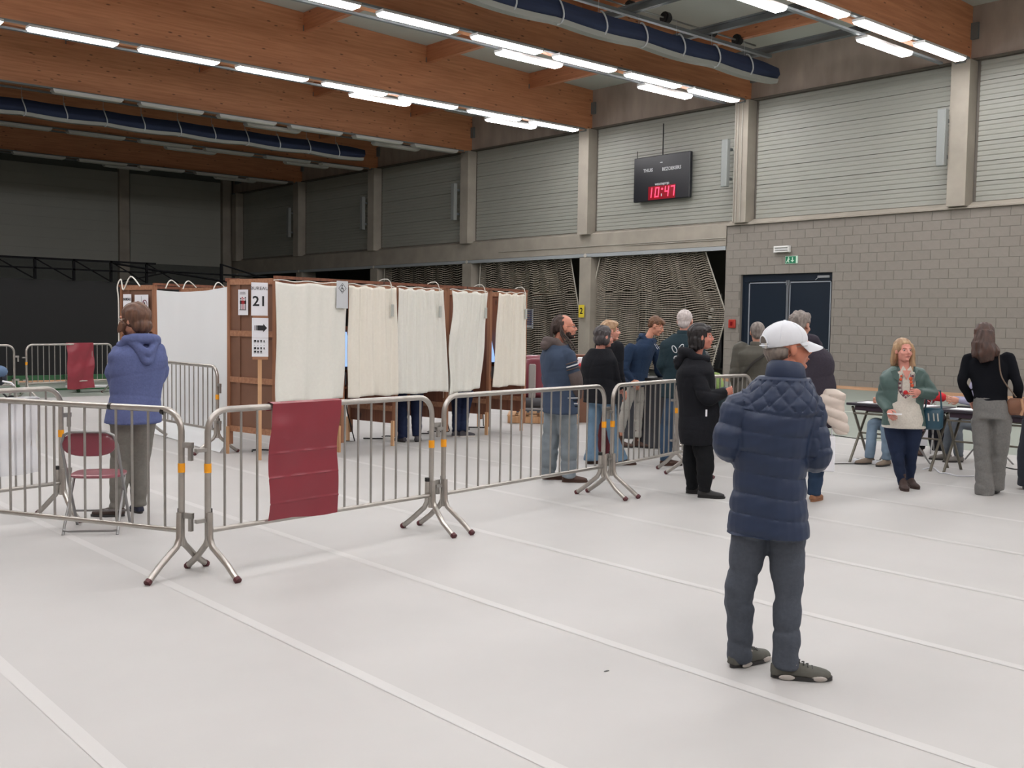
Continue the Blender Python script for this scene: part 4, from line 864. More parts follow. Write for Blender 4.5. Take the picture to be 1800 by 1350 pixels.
def setco(me, a): me.vertices.foreach_set('co', a.astype(np.float32).ravel()); me.update()
def snoise(p, sc, seed=0, n=6):
    r = np.random.RandomState(seed); q = p*np.array(sc); out = np.zeros(len(p)); w = .6*np.sin(q@r.randn(3)+r.rand()*6)
    for k in range(n):
        d = r.randn(3); d /= np.linalg.norm(d); out += np.sin(q@d*(1+.35*k)+r.rand()*6+w*1.3)
    return out/n
def ringe(c, U, V, hw, hd, n=20, p=2.3):
    out = []
    for a in np.linspace(0, 2*PI, n, endpoint=False):
        cx, sx = math.cos(a), math.sin(a); out.append(np.array(c)+np.array(U)*hw*math.copysign(abs(cx)**(2/p), cx)+np.array(V)*hd*math.copysign(abs(sx)**(2/p), sx))
    return out
def cr(pts, n=5):        # catmull-rom through rows (any width)
    P_ = [np.array(p, float) for p in pts]; out = []
    for i in range(len(P_)-1):
        p0 = P_[max(i-1, 0)]; p1 = P_[i]; p2 = P_[i+1]; p3 = P_[min(i+2, len(P_)-1)]
        for s_ in np.linspace(0, 1, n, endpoint=False): out.append(.5*((2*p1)+(-p0+p2)*s_+(2*p0-5*p1+4*p2-p3)*s_**2+(-p0+3*p1-3*p2+p3)*s_**3))
    out.append(P_[-1]); return out
def limb(mb, pts, n=14, flat=1.):      # pts rows x,y,z,r
    c = cr(pts, 5); mb.tube([q[:3] for q in c], [max(.004, q[3]) for q in c], n, flat=flat)
skin_cache = {}
def skinm(c): return mat('skin %d %d %d' % c, c, .5, var=.04, scale=25, spec=.4)
M_eye = mat('eye', (60, 52, 48), .2); M_lip = mat('lips', (168, 96, 90), .45)
class Person:
    def __init__(s, label, g, top, th, name='person', girth=1., skin=(214, 158, 136), group=None, Hh=None, **jo):
        s.g = G(*g); D = math.hypot(s.g[0], s.g[1]); s.D = D; b = np.array([s.g[0], s.g[1]])/D; s.b = b; s.a = np.array([b[1], -b[0]])
        s.root = thing(name, label, 'person', (s.g[0], s.g[1], 0), math.atan2(s.a[1], s.a[0]), group)
        lo, hi = .5, 2.6
        for _ in range(40):
            m_ = (lo+hi)/2; v = np.array([s.g[0], s.g[1], m_-CH]); y = 675-FPX*(v@up)/(v@fw)
            if y > top: lo = m_
            else: hi = m_
        H = s.H = Hh or lo; s.th = th; s.girth = girth; s.skin = skinm(skin); s.kg = girth
        t = math.radians(th); F = s.F = np.array([math.sin(t), math.cos(t), 0]); R = s.R = np.array([math.cos(t), -math.sin(t), 0]); Z = np.array([0, 0, 1.])
        J = s.J = {}
        J['pel'] = Z*.53*H; J['wai'] = Z*.62*H; J['che'] = Z*.73*H; J['nck'] = Z*.835*H-F*.01; J['hed'] = Z*.925*H+F*.02
        for k, q in (('L', -1), ('R', 1)):
            J[k+'S'] = R*q*.108*H*(.6+.4*girth)+Z*.805*H; J[k+'E'] = R*q*.135*H*girth**.5+Z*.625*H-F*.02; J[k+'W'] = R*q*.13*H+Z*.485*H+F*.06
            J[k+'H'] = R*q*.05*H+Z*.51*H; J[k+'K'] = R*q*.055*H+Z*.285*H+F*.015; J[k+'A'] = R*q*.06*H+Z*.05*H-F*.01; J[k+'f'] = th
        s.hy = jo.pop('hy', th); s.hp = jo.pop('hp', 0.); s.shy = jo.pop('shy', th); s.bare = False
        for k, v in jo.items(): J[k] = s.P(*v) if isinstance(v, tuple) else v
        if 'hed' not in jo: pass
    def P(s, px, py, b=0.):
        d = ray(px, py); t = (s.D+b)/(d[0]*s.b[0]+d[1]*s.b[1]); q = np.array([t*d[0], t*d[1]]); z = CH+t*d[2]
        return np.array([q@s.a, b, z])
    def axes(s, th):
        t = math.radians(th); return np.array([math.cos(t), -math.sin(t), 0]), np.array([math.sin(t), math.cos(t), 0])
    def torso_rows(s, extra=0., hem=.46, topz=.86, flare=1., belly=0.):
        H, J, g_ = s.H, s.J, s.girth; base = [(.44, .090, .066), (.50, .098, .072), (.55, .092, .068), (.61, .084, .062), (.67, .090, .066), (.73, .100, .070), (.77, .102, .066), (.80, .083, .058), (.828, .052, .046), (.86, .036, .038)]
        rows = []
        dp = J['pel']/(J['pel'][2]+1e-9)
        for (z, w, d) in base:
            if z < hem-.03 or z > topz: continue
            zz = max(z, hem); pz, cz, nz = .53, .73, .835
            if zz <= pz: c = J['pel']+(J['pel']-J['che'])*((pz-zz)/(cz-pz)); 
            elif zz <= cz: f = (zz-pz)/(cz-pz); c = J['pel']*(1-f)+J['che']*f
            else: f = (zz-cz)/(nz-cz); c = J['che']*(1-f)+J['nck']*f
            k = g_ if zz < .79 else (1+(g_-1)*.35); fl = 1+(flare-1)*max(0, (.62-zz)/.16)
            by = belly*math.exp(-((zz-.6)/.07)**2)
            rows.append((c, w*H*k*fl+extra, d*H*k*fl+extra+by/2, by/2))
        return rows
    def torso(s, mb, **kw):
        rows = s.torso_rows(**kw); pth = math.radians(s.th); sth = math.radians(s.shy); out = []; n = len(rows)
        rr = cr([list(c)+[hw, hd, by, i/(n-1)] for i, (c, hw, hd, by) in enumerate(rows)], 3)
        for q in rr:
            th = s.th+(s.shy-s.th)*q[6]; U, V = s.axes(th); out.append(ringe(np.array(q[:3])+V*q[5], U, V, q[3], q[4], 24))
        mb.loft(out)
    def head_frame(s):
        y = math.radians(s.hy); p = math.radians(s.hp); R_ = np.array([math.cos(y), -math.sin(y), 0]); F0 = np.array([math.sin(y), math.cos(y), 0]); F_ = F0*math.cos(p)-np.array([0, 0, math.sin(p)]); U_ = np.cross(R_, F_); k = s.H/1.74*1.0
        k = s.hk = getattr(s, 'hks', 1.07)*(.5+.5*k)
        return np.array([R_, F_, U_]).T*k, s.J['hed']
    def hpt(s, x, y, z): M, c = s.head_frame(); return c+M@np.array([x, y, z])
    def body(s, hands=('L', 'R'), curl=.5, voxel=.013, sleeve=True, neck_r=.052):
        J, H = s.J, s.H; mb = MB(); s.torso(mb, extra=-.014, topz=.80, hem=.52)
        k = H/1.74
        for q in 'LR':
            limb(mb, [list(J[q+'H']+[0, 0, .03])+[.075*k*s.girth**.5], list((J[q+'H']+J[q+'K'])/2)+[.064*k*s.girth**.5], list(J[q+'K'])+[.047*k], list((J[q+'K']*.6+J[q+'A']*.4))+[.045*k], list(J[q+'A'])+[.033*k]])
            limb(mb, [list(J[q+'S']*.8+J['che']*.2)+[.05*k], list(J[q+'S'])+[.045*k], list((J[q+'S']+J[q+'E'])/2)+[.038*k], list(J[q+'E'])+[.033*k], list((J[q+'E']+J[q+'W'])/2)+[.031*k], list(J[q+'W'])+[.024*k]])
        M, hc = s.head_frame()
        limb(mb, [list(J['che']*.35+J['nck']*.65)+[.06], list(J['nck'])+[neck_r+.006], list(s.hpt(0, -.012, -.06))+[neck_r*s.hk]], 16)
        low = fuse(mb, voxel, 3)
        # head sculpt
        hb = MB()
        E_ = lambda c, r: hb.ell(hc+M@np.array(c), r, 18, 12, M=M)
        E_((0, -.018, .03), (.077, .096, .087)); E_((0, .028, -.028), (.062, .066, .083)); E_((0, .05, -.088), (.036, .036, .028)); E_((0, .02, -.07), (.056, .056, .042))
        for sx in (-1, 1):
            E_((sx*.036, .066, -.03), (.024, .022, .022)); E_((sx*.079, -.006, -.008), (.008, .019, .032)); E_((sx*.074, .0, -.015), (.012, .013, .022))
            hb.tube([s.hpt(sx*.012, .089, .026), s.hpt(sx*.03, .086, .03), s.hpt(sx*.048, .074, .026)], [.008*s.hk]*3, 8)
        hb.tube([s.hpt(0, .086, .03), s.hpt(0, .1, .0), s.hpt(0, .115, -.022), s.hpt(0, .1, -.034)], [.008*s.hk, .009*s.hk, .013*s.hk, .01*s.hk], 10)
        for sx in (-1, 1): E_((sx*.013, .1, -.028), (.009, .01, .008))
        E_((0, .094, -.053), (.024, .01, .007)); E_((0, .091, -.064), (.021, .01, .008)); E_((0, .088, -.092), (.018, .012, .012))
        hb.tube([s.hpt(0, -.02, -.03), s.J['nck']], [.05*s.hk, neck_r], 16)
        hd = fuse(hb, .0055 if s.D < 8 else .007, 3)
        m = MB(); 
        for me in (low, hd):
            v = vco(me); fs = [tuple(p.vertices) for p in me.polygons]; m.add(v, fs); bpy.data.meshes.remove(me)
        for q in hands: s.hand(m, q, curl if not isinstance(curl, dict) else curl.get(q, .5))
        o = m.build('body', s.skin, s.root, True); s.bodyo = o
        for sx in (-1, 1):
            q = MB(); q.ell(s.hpt(sx*.031, .0765, .006), (.0125, .0115, .0075), 12, 8, M=M); e = q.build('eye', mat('eye white', (206, 200, 196), .3), o, True)
            q = MB(); q.ell(s.hpt(sx*.031, .087, .005), (.0062, .003, .006), 10, 6, M=M); q.build('iris', M_eye, o, True)
        q = MB(); q.tube([s.hpt(-.02, .1005, -.0575), s.hpt(0, .1045, -.056), s.hpt(.02, .1005, -.0575)], [.003, .0055, .003], 8); q.build('mouth', M_lip, o, True)
        return o
    def hand(s, m, q, curl=.5):
        J = s.J; w = J[q+'W']; d = w-J[q+'E']; d /= np.linalg.norm(d); d = J.get(q+'D', d); d = np.array(d)/np.linalg.norm(d)
        inw = (J['pel']*np.array([1, 1, 0])+np.array([0, 0, w[2]])-w); inw = inw-d*(inw@d); inw /= np.linalg.norm(inw)+1e-9     # palm normal toward body
        inw = J.get(q+'N', inw); inw = np.array(inw)-d*(np.array(inw)@d); inw /= np.linalg.norm(inw); lat = np.cross(d, inw); k = s.H/1.74
        if lat@s.F < 0: lat = -lat                     # thumb side = forward
        rows = []
        for t_, hw, hd in ((-.02, .024, .02), (.0, .027, .019), (.03, .037, .018), (.06, .042, .017), (.085, .040, .014), (.093, .03, .01)):
            rows.append(ringe(w+d*t_*k, lat, inw, hw*k, hd*k, 14))
        m.loft(rows)
        for i, (o_, L_) in enumerate(((.030, .068), (.0105, .077), (-.010, .072), (-.029, .056))):
            base = w+d*.08*k+lat*o_*k; pts = [base]; dr = d.copy(); 
            for sgm in (.45, .32, .25):
                a = curl*.9; dr = dr*math.cos(a)+inw*math.sin(a); dr /= np.linalg.norm(dr); pts.append(pts[-1]+dr*L_*sgm*k)
            m.tube([pts[0]]+pts[1:], [.0092*k, .0088*k, .0082*k, .0062*k], 8)
        a0 = w+d*.02*k+lat*.03*k; m.tube([a0, a0+(d*.022+lat*.022+inw*.006)*k, a0+(d*.046+lat*.03+inw*.016)*k, a0+(d*.066+lat*.028+inw*.026)*k], [.0125*k, .0115*k, .0095*k, .007*k], 8)
    def top(s, m_, kind='jacket', hem=.47, ex=.02, sl=(.068, .058, .045), flare=1., cuff=True, disp='folds', amp=.007, voxel=None, belly=0., name='jacket', sleeves=('L', 'R'), topz=.845, wr=1., sm=4):
        J, H = s.J, s.H; mb = MB(); s.torso(mb, extra=ex, hem=hem, topz=topz, flare=flare, belly=belly); k = H/1.74
        for q in sleeves:
            e = J[q+'E']; w_ = e+(J[q+'W']-e)*wr
            sh = J[q+'S']
            limb(mb, [list(sh*.75+J['che']*.25+[0, 0, .0])+[sl[0]*k], list(sh)+[sl[0]*k], list((sh+e)/2)+[(sl[0]*.45+sl[1]*.55)*k], list(e)+[sl[1]*k], list((e+w_)/2)+[(sl[1]*.5+sl[2]*.5)*k], list(w_-(w_-e)*.08)+[sl[2]*k], list(w_)+[sl[2]*.9*k]], 16)
        vx = voxel or (.0115 if s.D > 7 else .008)
        me = fuse(mb, vx, sm); v = vco(me); n = vno(me)
        if disp == 'folds':
            arm = np.zeros(len(v))
            for q in sleeves:
                for (A_, B_) in ((J[q+'S'], J[q+'E']), (J[q+'E'], J[q+'W'])):
                    dd_ = np.linalg.norm(v-J[q+'E'], axis=1); arm = np.maximum(arm, np.exp(-(dd_/.16)**2))
            f = snoise(v, (7, 7, 16), int(s.D*31) % 97)*(.55+arm)+.5*snoise(v, (14, 14, 30), 5)*(arm+.3)
            f = f*.8+(.35+arm)*.9*(crease(v, (6, 6, 13), 21)+.35)+.4*crease(v, (10, 10, 7), 23)+.12; v = v+n*(f*amp)[:, None]
        elif disp == 'puffer': v = s.puffer(v, n, amp)
        setco(me, v); o = link(name, me, m_, s.root, True); s.topo = o
        return o
    def puffer(s, v, n, amp):
        J = s.J; best = np.full(len(v), 9.); par = np.zeros(len(v)); isarm = np.zeros(len(v), bool)
        zt = v[:, 2]; ax = J['pel']+(J['nck']-J['pel'])*((zt-J['pel'][2])/(J['nck'][2]-J['pel'][2]))[:, None]
        dt = np.linalg.norm((v-ax)[:, :2], axis=1)/.185
        for q in 'LR':
            off = 0
            for A_, B_ in ((J[q+'S'], J[q+'E']), (J[q+'E'], J[q+'W'])):
                d = B_-A_; L = np.linalg.norm(d); t = np.clip(((v-A_)@d)/L**2, 0, 1); ds = np.linalg.norm(v-(A_+t[:, None]*d), axis=1)/.085
                m_ = ds < best; best[m_] = ds[m_]; par[m_] = (off+t*L)[m_]; off += L
        arm = best < dt*.95; z = zt
        per = .098; pw = .42
        ch_ = np.abs(np.sin(PI*(z+.012*np.sin(v[:, 0]*9))/per))**pw
        yoke = s.H*.752; u_ = np.arctan2((v-ax)@s.R, (v-ax)@s.F)*.19
        dia = np.minimum(np.abs(np.sin(PI*(u_*.9+z)/.088)), np.abs(np.sin(PI*(u_*.9-z)/.088)))**.4
        cha = np.abs(np.sin(PI*par/.10))**pw
        f = np.where(arm, cha, np.where(z > yoke, dia, ch_)); f = np.where(z > s.H*.835, ch_, f)
        wr_ = .5*snoise(v, (24, 24, 50), 3)+.5*snoise(v, (7, 7, 22), 8)+.4*np.where(arm, snoise(v, (12, 12, 60), 9), 0)
        return v+n*((f-1)*amp+wr_*amp*.75)[:, None]
    def legs(s, m_, r=(.088, .066, .052), hem=.05, flare=0., amp=.006, name='trousers', voxel=None, seat=True):
        J, H = s.J, s.H; mb = MB(); k = H/1.74; U, V = s.axes(s.th)
        for q in 'LR':
            hp, kn, an = J[q+'H'], J[q+'K'], J[q+'A']; g_ = s.girth**.6; bt = an+[0, 0, (hem-.05)*H]
            limb(mb, [list(hp+[0, 0, .02])+[r[0]*k*g_], list(hp*.7+kn*.3)+[r[0]*.95*k*g_], list(hp*.35+kn*.65)+[(r[0]*.35+r[1]*.65)*k*g_], list(kn)+[r[1]*k*g_], list(kn*.5+bt*.5)+[(r[1]+r[2]+flare*.3)*.5*k*g_], list(kn*.12+bt*.88)+[(r[2]+flare*.8)*k], list(bt-[0, 0, .01])+[(r[2]+flare)*k]], 18)
        if seat: s_rows = s.torso_rows(extra=.008, hem=.475, topz=.62); mb.loft([ringe(c, U, V, hw, hd, 24) for c, hw, hd, by in s_rows])
        me = fuse(mb, voxel or (.0115 if s.D > 7 else .008), 4); v = vco(me); n = vno(me); w = np.full(len(v), .45)
        for q in 'LR':
            w += .7*np.exp(-(np.linalg.norm(v-J[q+'K'], axis=1)/.13)**2)+1.0*np.exp(-(np.linalg.norm(v-J[q+'A'], axis=1)/.12)**2)
        f = snoise(v, (9, 9, 22), 11)*.7+.4*snoise(v, (16, 16, 40), 12)+.9*(crease(v, (7, 7, 16), 31)+.3)+.5*(crease(v, (11, 11, 4), 33)+.3); v = v+n*(f*w*amp)[:, None]; setco(me, v)
        s.lego = link(name, me, m_, s.root, True); return s.lego
    def shoe(s, q, m_, sole, L=.27, th=None, boot=0., w=.047, heel=0., lift=0.):
        an = s.J[q+'A']; th = th if th is not None else s.J[q+'f']; U, V = s.axes(th); z0 = lift; b0 = np.array([an[0], an[1], 0])
        def pt(x, y, z): return b0+U*x+V*y+np.array([0, 0, z+z0])
        mb = MB(); A3 = np.array([U, V, [0, 0, 1]]).T
        rows = []
        for y, hw, h in ((-.065, .025, .06), (-.045, .036, .075), (0, .038, .085), (.05, .040, .075), (.10, w, .058), (.145, w*.98, .048), (.18, w*.75, .036), (.198, w*.35, .022)):
            y *= L/.27; rows.append([pt(hw*c_, y, .018+heel*(1 if y < .03 else max(0, 1-(y-.03)/.06))+max(0, s__)*h*.85) for c_, s__ in [(math.cos(a), math.sin(a)) for a in np.linspace(-.3, PI+.3, 12)]])
        mb.loft(rows); limb(mb, [list(pt(0, -.01, .06))+[.036], list(pt(0, -.005, .10+boot))+[.036]], 12)
        me = fuse(mb, .006 if s.D < 8 else .009, 3); o = link('shoe', me, m_, s.root, True)
        ol = []
        for a in np.linspace(0, 2*PI, 26, endpoint=False):
            y = math.sin(a); x = math.cos(a); yy = (.07+.135*y)*L/.27; wl = (w+.004)*(1 if y > 0 else .86-.12*(-y)); ol.append((x*wl*(1-.0*abs(y)), yy))
        rr = [[pt(x*.97, y, z) for x, y in ol] for z in (-z0+.001, -z0+.02)] if not heel else [[pt(x*.95, y, z+heel*(1 if y < .03 else max(0, 1-(y-.03)/.06))) for x, y in ol] for z in (.001, .018)]
        if heel: q2 = MB(); q2.loft(rr); q2.loft([[pt(.026*math.cos(a), -.03+.026*math.sin(a), z) for a in np.linspace(0, 2*PI, 10, endpoint=False)] for z in (.001, heel+.01)]); q2.build('sole', sole, o, True)
        else: q2 = MB(); q2.loft(rr); q2.build('sole', sole, o, True)
        return o
    def hairm(s, m_, chunks, voxel=None, amp=.004, fr=60, mask=True, name='hair', fy=.048, low=-.05, front_z=.072, wave=0.):
        # chunks: list of ('e',c,r) ellipsoids or ('t',[pts],[r]) tubes in head coordinates
        M, hc = s.head_frame(); mb = MB()
        for c in chunks:
            if c[0] == 'e': mb.ell(hc+M@np.array(c[1]), c[2], 20, 14, M=M)
            else: mb.tube([hc+M@np.array(p) for p in cr(c[1], 4)], [r_[0]*s.hk for r_ in cr([[x] for x in c[2]], 4)], 14, flat=c[3] if len(c) > 3 else 1.)
        me = fuse(mb, voxel or (.006 if s.D < 8 else .0085), 3); v = vco(me); n = vno(me)
        L_ = (v-hc)@np.linalg.inv(M).T                                      # head local
        ang = np.arctan2(L_[:, 0], L_[:, 1]+.02)
        st = np.sin(ang*fr/2.2+2.2*np.sin(L_[:, 2]*22))*.6+np.sin(ang*fr*.9+L_[:, 2]*25)*.4
        top_ = L_[:, 2] > .06
        st = np.where(top_, np.sin(L_[:, 0]*fr*6+L_[:, 1]*12)*.6, st)
        v = v+n*((st+.7*snoise(L_, (40, 40, 25), 2))*amp)[:, None]
        if wave: v = v+np.outer(np.sin(L_[:, 2]*38)*wave*(L_[:, 2] < -.06), M[:, 0])
        if mask:
            face = (L_[:, 1] > fy-(L_[:, 2] < 0)*.0) & (L_[:, 2] < front_z) & (np.abs(L_[:, 0]) < .075)
            c0 = hc+M@np.array([0, -.01, 0]); d = v-c0; f = np.clip((L_[:, 1]-fy)/.03, 0, 1)*np.clip((front_z-L_[:, 2])/.02, 0, 1)*(np.abs(L_[:, 0]) < .09)
            v = v-d*(f*.45)[:, None]
            ear = (np.abs(L_[:, 0]) > .06) & (np.abs(L_[:, 1]+.002) < .026) & (L_[:, 2] < .022) & (L_[:, 2] > -.05) if low > -.06 else np.zeros(len(v), bool)
            v[ear] -= d[ear]*.25
        setco(me, v); s.hairo = link(name, me, m_, s.root, True); return s.hairo
    def short(s, m_, vol=0., **kw):
        return s.hairm(m_, [('e', (0, -.024, .036), (.082+vol, .099+vol, .088+vol)), ('e', (0, -.06, -.02), (.066+vol*.6, .052+vol*.5, .062))], **kw)
    def hood(s, m_, w=.105, z=0., r=.045, back=.07, drop=.12, name='hood'):
        U, V = s.axes(s.shy); n_ = s.J['nck']+np.array([0, 0, z]); mb = MB()
        pts = []
        for a in np.linspace(-2.5, 2.5, 15):                     # ring open at the front
            x = math.sin(a)*w; y = -math.cos(a)*back; zz = -.03*(1-math.cos(a))*.6+(.02 if abs(a) < 1.4 else -.02); pts.append(n_+U*x+V*y+[0, 0, zz])
        mb.tube(pts, [r*(.55+.45*math.cos(a/2.2)) for a in np.linspace(-2.5, 2.5, 15)], 12)
        mb.tube(cr([n_+U*(-w*.75)-V*back*.7, n_-V*(back+.045)-np.array([0, 0, drop*.55]), n_+U*w*.75-V*back*.7], 6), r*.75, 12)
        mb.tube(cr([n_+U*(-w*.55)-V*back*.9-np.array([0, 0, .02]), n_-V*(back+.035)-np.array([0, 0, drop]), n_+U*w*.55-V*back*.9-np.array([0, 0, .02])], 6), r*.8, 12)
        me = fuse(mb, .009 if s.D > 7 else .007, 3); v = vco(me); n = vno(me); v = v+n*(snoise(v, (22, 22, 30), 4)*.005)[:, None]; setco(me, v); return link(name, me, m_, s.topo, True)
    def collar(s, m_, r=.062, h=.06, z=-.02, th=.018, name='collar', tilt=0.):
        U, V = s.axes(s.shy); c = s.J['nck']+np.array([0, 0, z]); mb = MB()
        for (k, zz) in ((1.12, 0), (1.05, .5), (1.0, 1.)): pass
        rings = [[c+U*(r+e)*kk*math.cos(a)+V*(r+e)*kk*1.02*math.sin(a)+np.array([0, 0, zz+tilt*math.sin(a)]) for a in np.linspace(0, 2*PI, 24, endpoint=False)] for e, kk, zz in ((th/2, 1.25, -.01), (th, 1.1, h*.3), (th, 1.02, h*.8), (th*.4, 1.0, h), (-th*.4, 1., h*.9), (-th*.6, 1.02, h*.2))]
        mb.loft(rings, cap=False); return mb.build(name, m_, s.topo, True)
    def glasses(s, m_, lens=True):
        M, hc = s.head_frame(); q = MB()
        for sx in (-1, 1):
            q.tube([s.hpt(sx*.033+.022*math.cos(a), .1-.012*abs(math.cos(a))*(1 if math.cos(a)*sx > 0 else 0), .004+.016*math.sin(a)) for a in np.linspace(0, 2*PI, 15)], .0016, 5)
            q.tube([s.hpt(sx*.055, .092, .01), s.hpt(sx*.075, .06, .01), s.hpt(sx*.083, -.0, .005), s.hpt(sx*.082, -.02, -.01)], .0018, 5)
        q.tube([s.hpt(-.011, .104, .006), s.hpt(.011, .104, .006)], .0018, 5)
        g_ = q.build('glasses', m_, s.root, True)
        return g_
def cloth_mat(name, c, rough=.85, bump=.12, var=.08, scale=60): return mat(name, c, rough, var=var, scale=scale, bump=bump, spec=.25)
def denim(name, c): return mat(name, c, .8, c2=tuple(int(v*.82) for v in c), scale=5, bump=.04, spec=.25)
hair_g = mat('grey hair', (120, 112, 106), .6, c2=(80, 74, 70), scale=40, stretch=(1, 1, .3)); hair_w = mat('white hair', (214, 206, 204), .6, c2=(176, 166, 164), scale=40, stretch=(1, 1, .3))
hair_b = mat('brown hair', (78, 52, 42), .5, c2=(44, 28, 22), scale=30, stretch=(1, 1, .25)); hair_k = mat('black hair', (34, 30, 32), .4, c2=(18, 16, 18), scale=30, stretch=(1, 1, .25))
hair_bl = mat('blond hair', (190, 160, 124), .5, c2=(140, 106, 78), scale=30, stretch=(1, 1, .25)); hair_lb = mat('light brown hair', (124, 88, 62), .5, c2=(84, 58, 42), scale=30, stretch=(1, 1, .3))
hair_gr = mat('faded grey hair', (150, 142, 136), .6, c2=(96, 88, 84), scale=40, stretch=(1, 1, .3)); hair_au = mat('auburn hair', (112, 78, 58), .5, c2=(74, 50, 40), scale=30, stretch=(1, 1, .25))
# --- hero: man with white cap
hero = Person('man with a white baseball cap and quilted navy jacket, standing alone in the foreground', (1352, 1186), 563, 22, hy=66, hp=-1, shy=30, skin=(196, 128, 104),
    pel=(1350, 915, .0), che=(1355, 745, 0), nck=(1381, 655, .02), hed=(1385, 611, .05), LS=(1301, 714, .0), RS=(1418, 716, .03), LE=(1281, 781, -.02), RE=(1432, 800, .02), LW=(1306, 792, .24), RW=(1405, 790, .27),
    LH=(1321, 930, 0), RH=(1383, 930, 0), LK=(1300, 1045, .03), RK=(1384, 1050, .0), LA=(1301, 1156, .10), RA=(1381, 1170, -.02))
hero.hks = 1.0
M_jk = mat('navy quilted nylon', (36, 50, 76), .5, var=.05, scale=12, spec=.4, bump=.05); M_tr = cloth_mat('slate trousers', (76, 82, 92), .85)
hero.body(curl=.9, neck_r=.055)
hero.top(M_jk, hem=.478, ex=.03, sl=(.088, .083, .058), disp='puffer', amp=.0105, voxel=.006, flare=1.03, name='quilted_jacket', sm=4)
hero.collar(M_jk, r=.066, h=.085, z=-.035, th=.02, tilt=-.012)
hero.legs(M_tr, r=(.094, .07, .06), amp=.010, voxel=.008)
M_sg = mat('grey green suede', (88, 88, 82), .8, var=.06, scale=40); M_sole = mat('dark sole', (46, 46, 46), .6); M_solew = mat('pale sole inset', (176, 170, 164), .6); M_solel = mat('white sole', (200, 196, 190), .6)
for q, th in (('L', 38), ('R', 82)):
    o = hero.shoe(q, M_sg, M_sole, L=.29, th=th, w=.052)
    U, V = hero.axes(th); b0 = np.array([hero.J[q+'A'][0], hero.J[q+'A'][1], 0])
    for sd in (-1, 1):
        for y in (-.0, .15): m = MB(); m.ell(b0+U*sd*.047+V*y+np.array([0, 0, .016]), (.006, .038, .013), M=np.array([U, V, [0, 0, 1]]).T); m.build('sole_inset', M_solew, o, True)
        m = MB(); m.tube([b0+U*sd*.036+V*.0+np.array([0, 0, .09]), b0+U*sd*.04+V*.045+np.array([0, 0, .075])], .004, 5); m.build('stripe', M_solew, o, True)
    for k in range(4): m = MB(); m.tube([b0+U*-.025+V*(.06+.02*k)+np.array([0, 0, .083-.009*k]), b0+V*(.065+.02*k)+np.array([0, 0, .092-.009*k]), b0+U*.025+V*(.06+.02*k)+np.array([0, 0, .083-.009*k])], .0035, 5); m.build('lace', M_sole, o, True)
hero.hairm(mat('short grey hair', (140, 130, 122), .7, c2=(104, 96, 90), scale=60, stretch=(1, 1, .3)), [('e', (0, -.05, -.018), (.0795, .068, .05)), ('e', (0, -.06, -.045), (.058, .045, .036))], fy=.0, low=0, amp=.0015)
M, hc = hero.head_frame(); M_capw = mat('white cap cloth', (216, 220, 226), .8, var=.02, scale=20, bump=.06)
cb = MB(); cb.ell(hc+M@np.array([0, -.018, .032]), (.091, .114, .097), 32, 20, M=M); me = fuse(cb, .006, 2); v = vco(me); L_ = (v-hc)@np.linalg.inv(M).T
zcut = .014+.16*np.clip(L_[:, 1]+.02, -.1, .1)
low_ = L_[:, 2] < zcut; L_[low_, 2] = zcut[low_]-.0; f_ = np.where(low_, .93, 1.); L_[:, 0] *= f_; L_[:, 1] = (L_[:, 1]+.018)*f_-.018
ang = np.arctan2(L_[:, 0], L_[:, 1]+.018); seam_ = np.exp(-(np.abs(((ang/(PI/3)) % 1)-.5)-.5)**2/.0006)*.0; L_ += (np.stack([L_[:, 0], L_[:, 1], L_[:, 2]], 1)/.1)*(snoise(L_, (40, 40, 40), 6)*.0025)[:, None]
setco(me, hc+L_@M.T); cap = link('baseball_cap', me, M_capw, hero.root, True)
vz = []
for (k, zo) in ((0, .0), (1, -.005)):
    for i in range(7):
        t_ = i/6
        for j in range(13):
            a = -1.2+2.4*j/12; x = (.086-.004*t_)*math.sin(a); y = -.016+.105*math.cos(a)+t_*.088*(math.cos(a)**.5); vz.append(hero.hpt(x, y, .036-.032*t_-.020*(abs(math.sin(a))**2)*(.4+.8*t_)+zo))
def gi(k, i, j): return k*91+i*13+j
fs = [(gi(0, i, j), gi(0, i, j+1), gi(0, i+1, j+1), gi(0, i+1, j)) for i in range(6) for j in range(12)]+[(gi(1, i, j), gi(1, i+1, j), gi(1, i+1, j+1), gi(1, i, j+1)) for i in range(6) for j in range(12)]+[(gi(0, 6, j), gi(0, 6, j+1), gi(1, 6, j+1), gi(1, 6, j)) for j in range(12)]
m = MB(); m.add(vz, fs); m.build('visor', M_capw, cap, True)
def capsurf(ph, z, k=1.0):
    c = math.sqrt(max(0, 1-((z-.032)/.097)**2)); return hero.hpt(.091*k*c*math.sin(ph), -.018-.114*k*c*math.cos(ph), z)
def cappatch(pts_in, pts_out, name, mm):      # two rows of (ph,z)
    m = MB(); rows = []
    for f_ in (0, .33, .66, 1): rows.append([(a[0]*(1-f_)+b[0]*f_, a[1]*(1-f_)+b[1]*f_) for a, b in zip(pts_in, pts_out)])
    n_ = len(pts_in); v = [capsurf(p_[0], p_[1], 1.02) for r_ in rows for p_ in r_]+[capsurf(p_[0], p_[1], .97) for r_ in rows for p_ in r_]
    fs = [(i*n_+j, i*n_+j+1, (i+1)*n_+j+1, (i+1)*n_+j) for i in range(3) for j in range(n_-1)]; m.add(v, fs); m.build(name, mm, cap, True)
AA = np.linspace(-1, 1, 15)
cappatch([(.42*a, .022) for a in AA], [(.42*a, .022+.034*math.sqrt(max(0, 1-a*a))) for a in AA], 'back_opening', mat('cap opening hair', (92, 84, 78), .8))
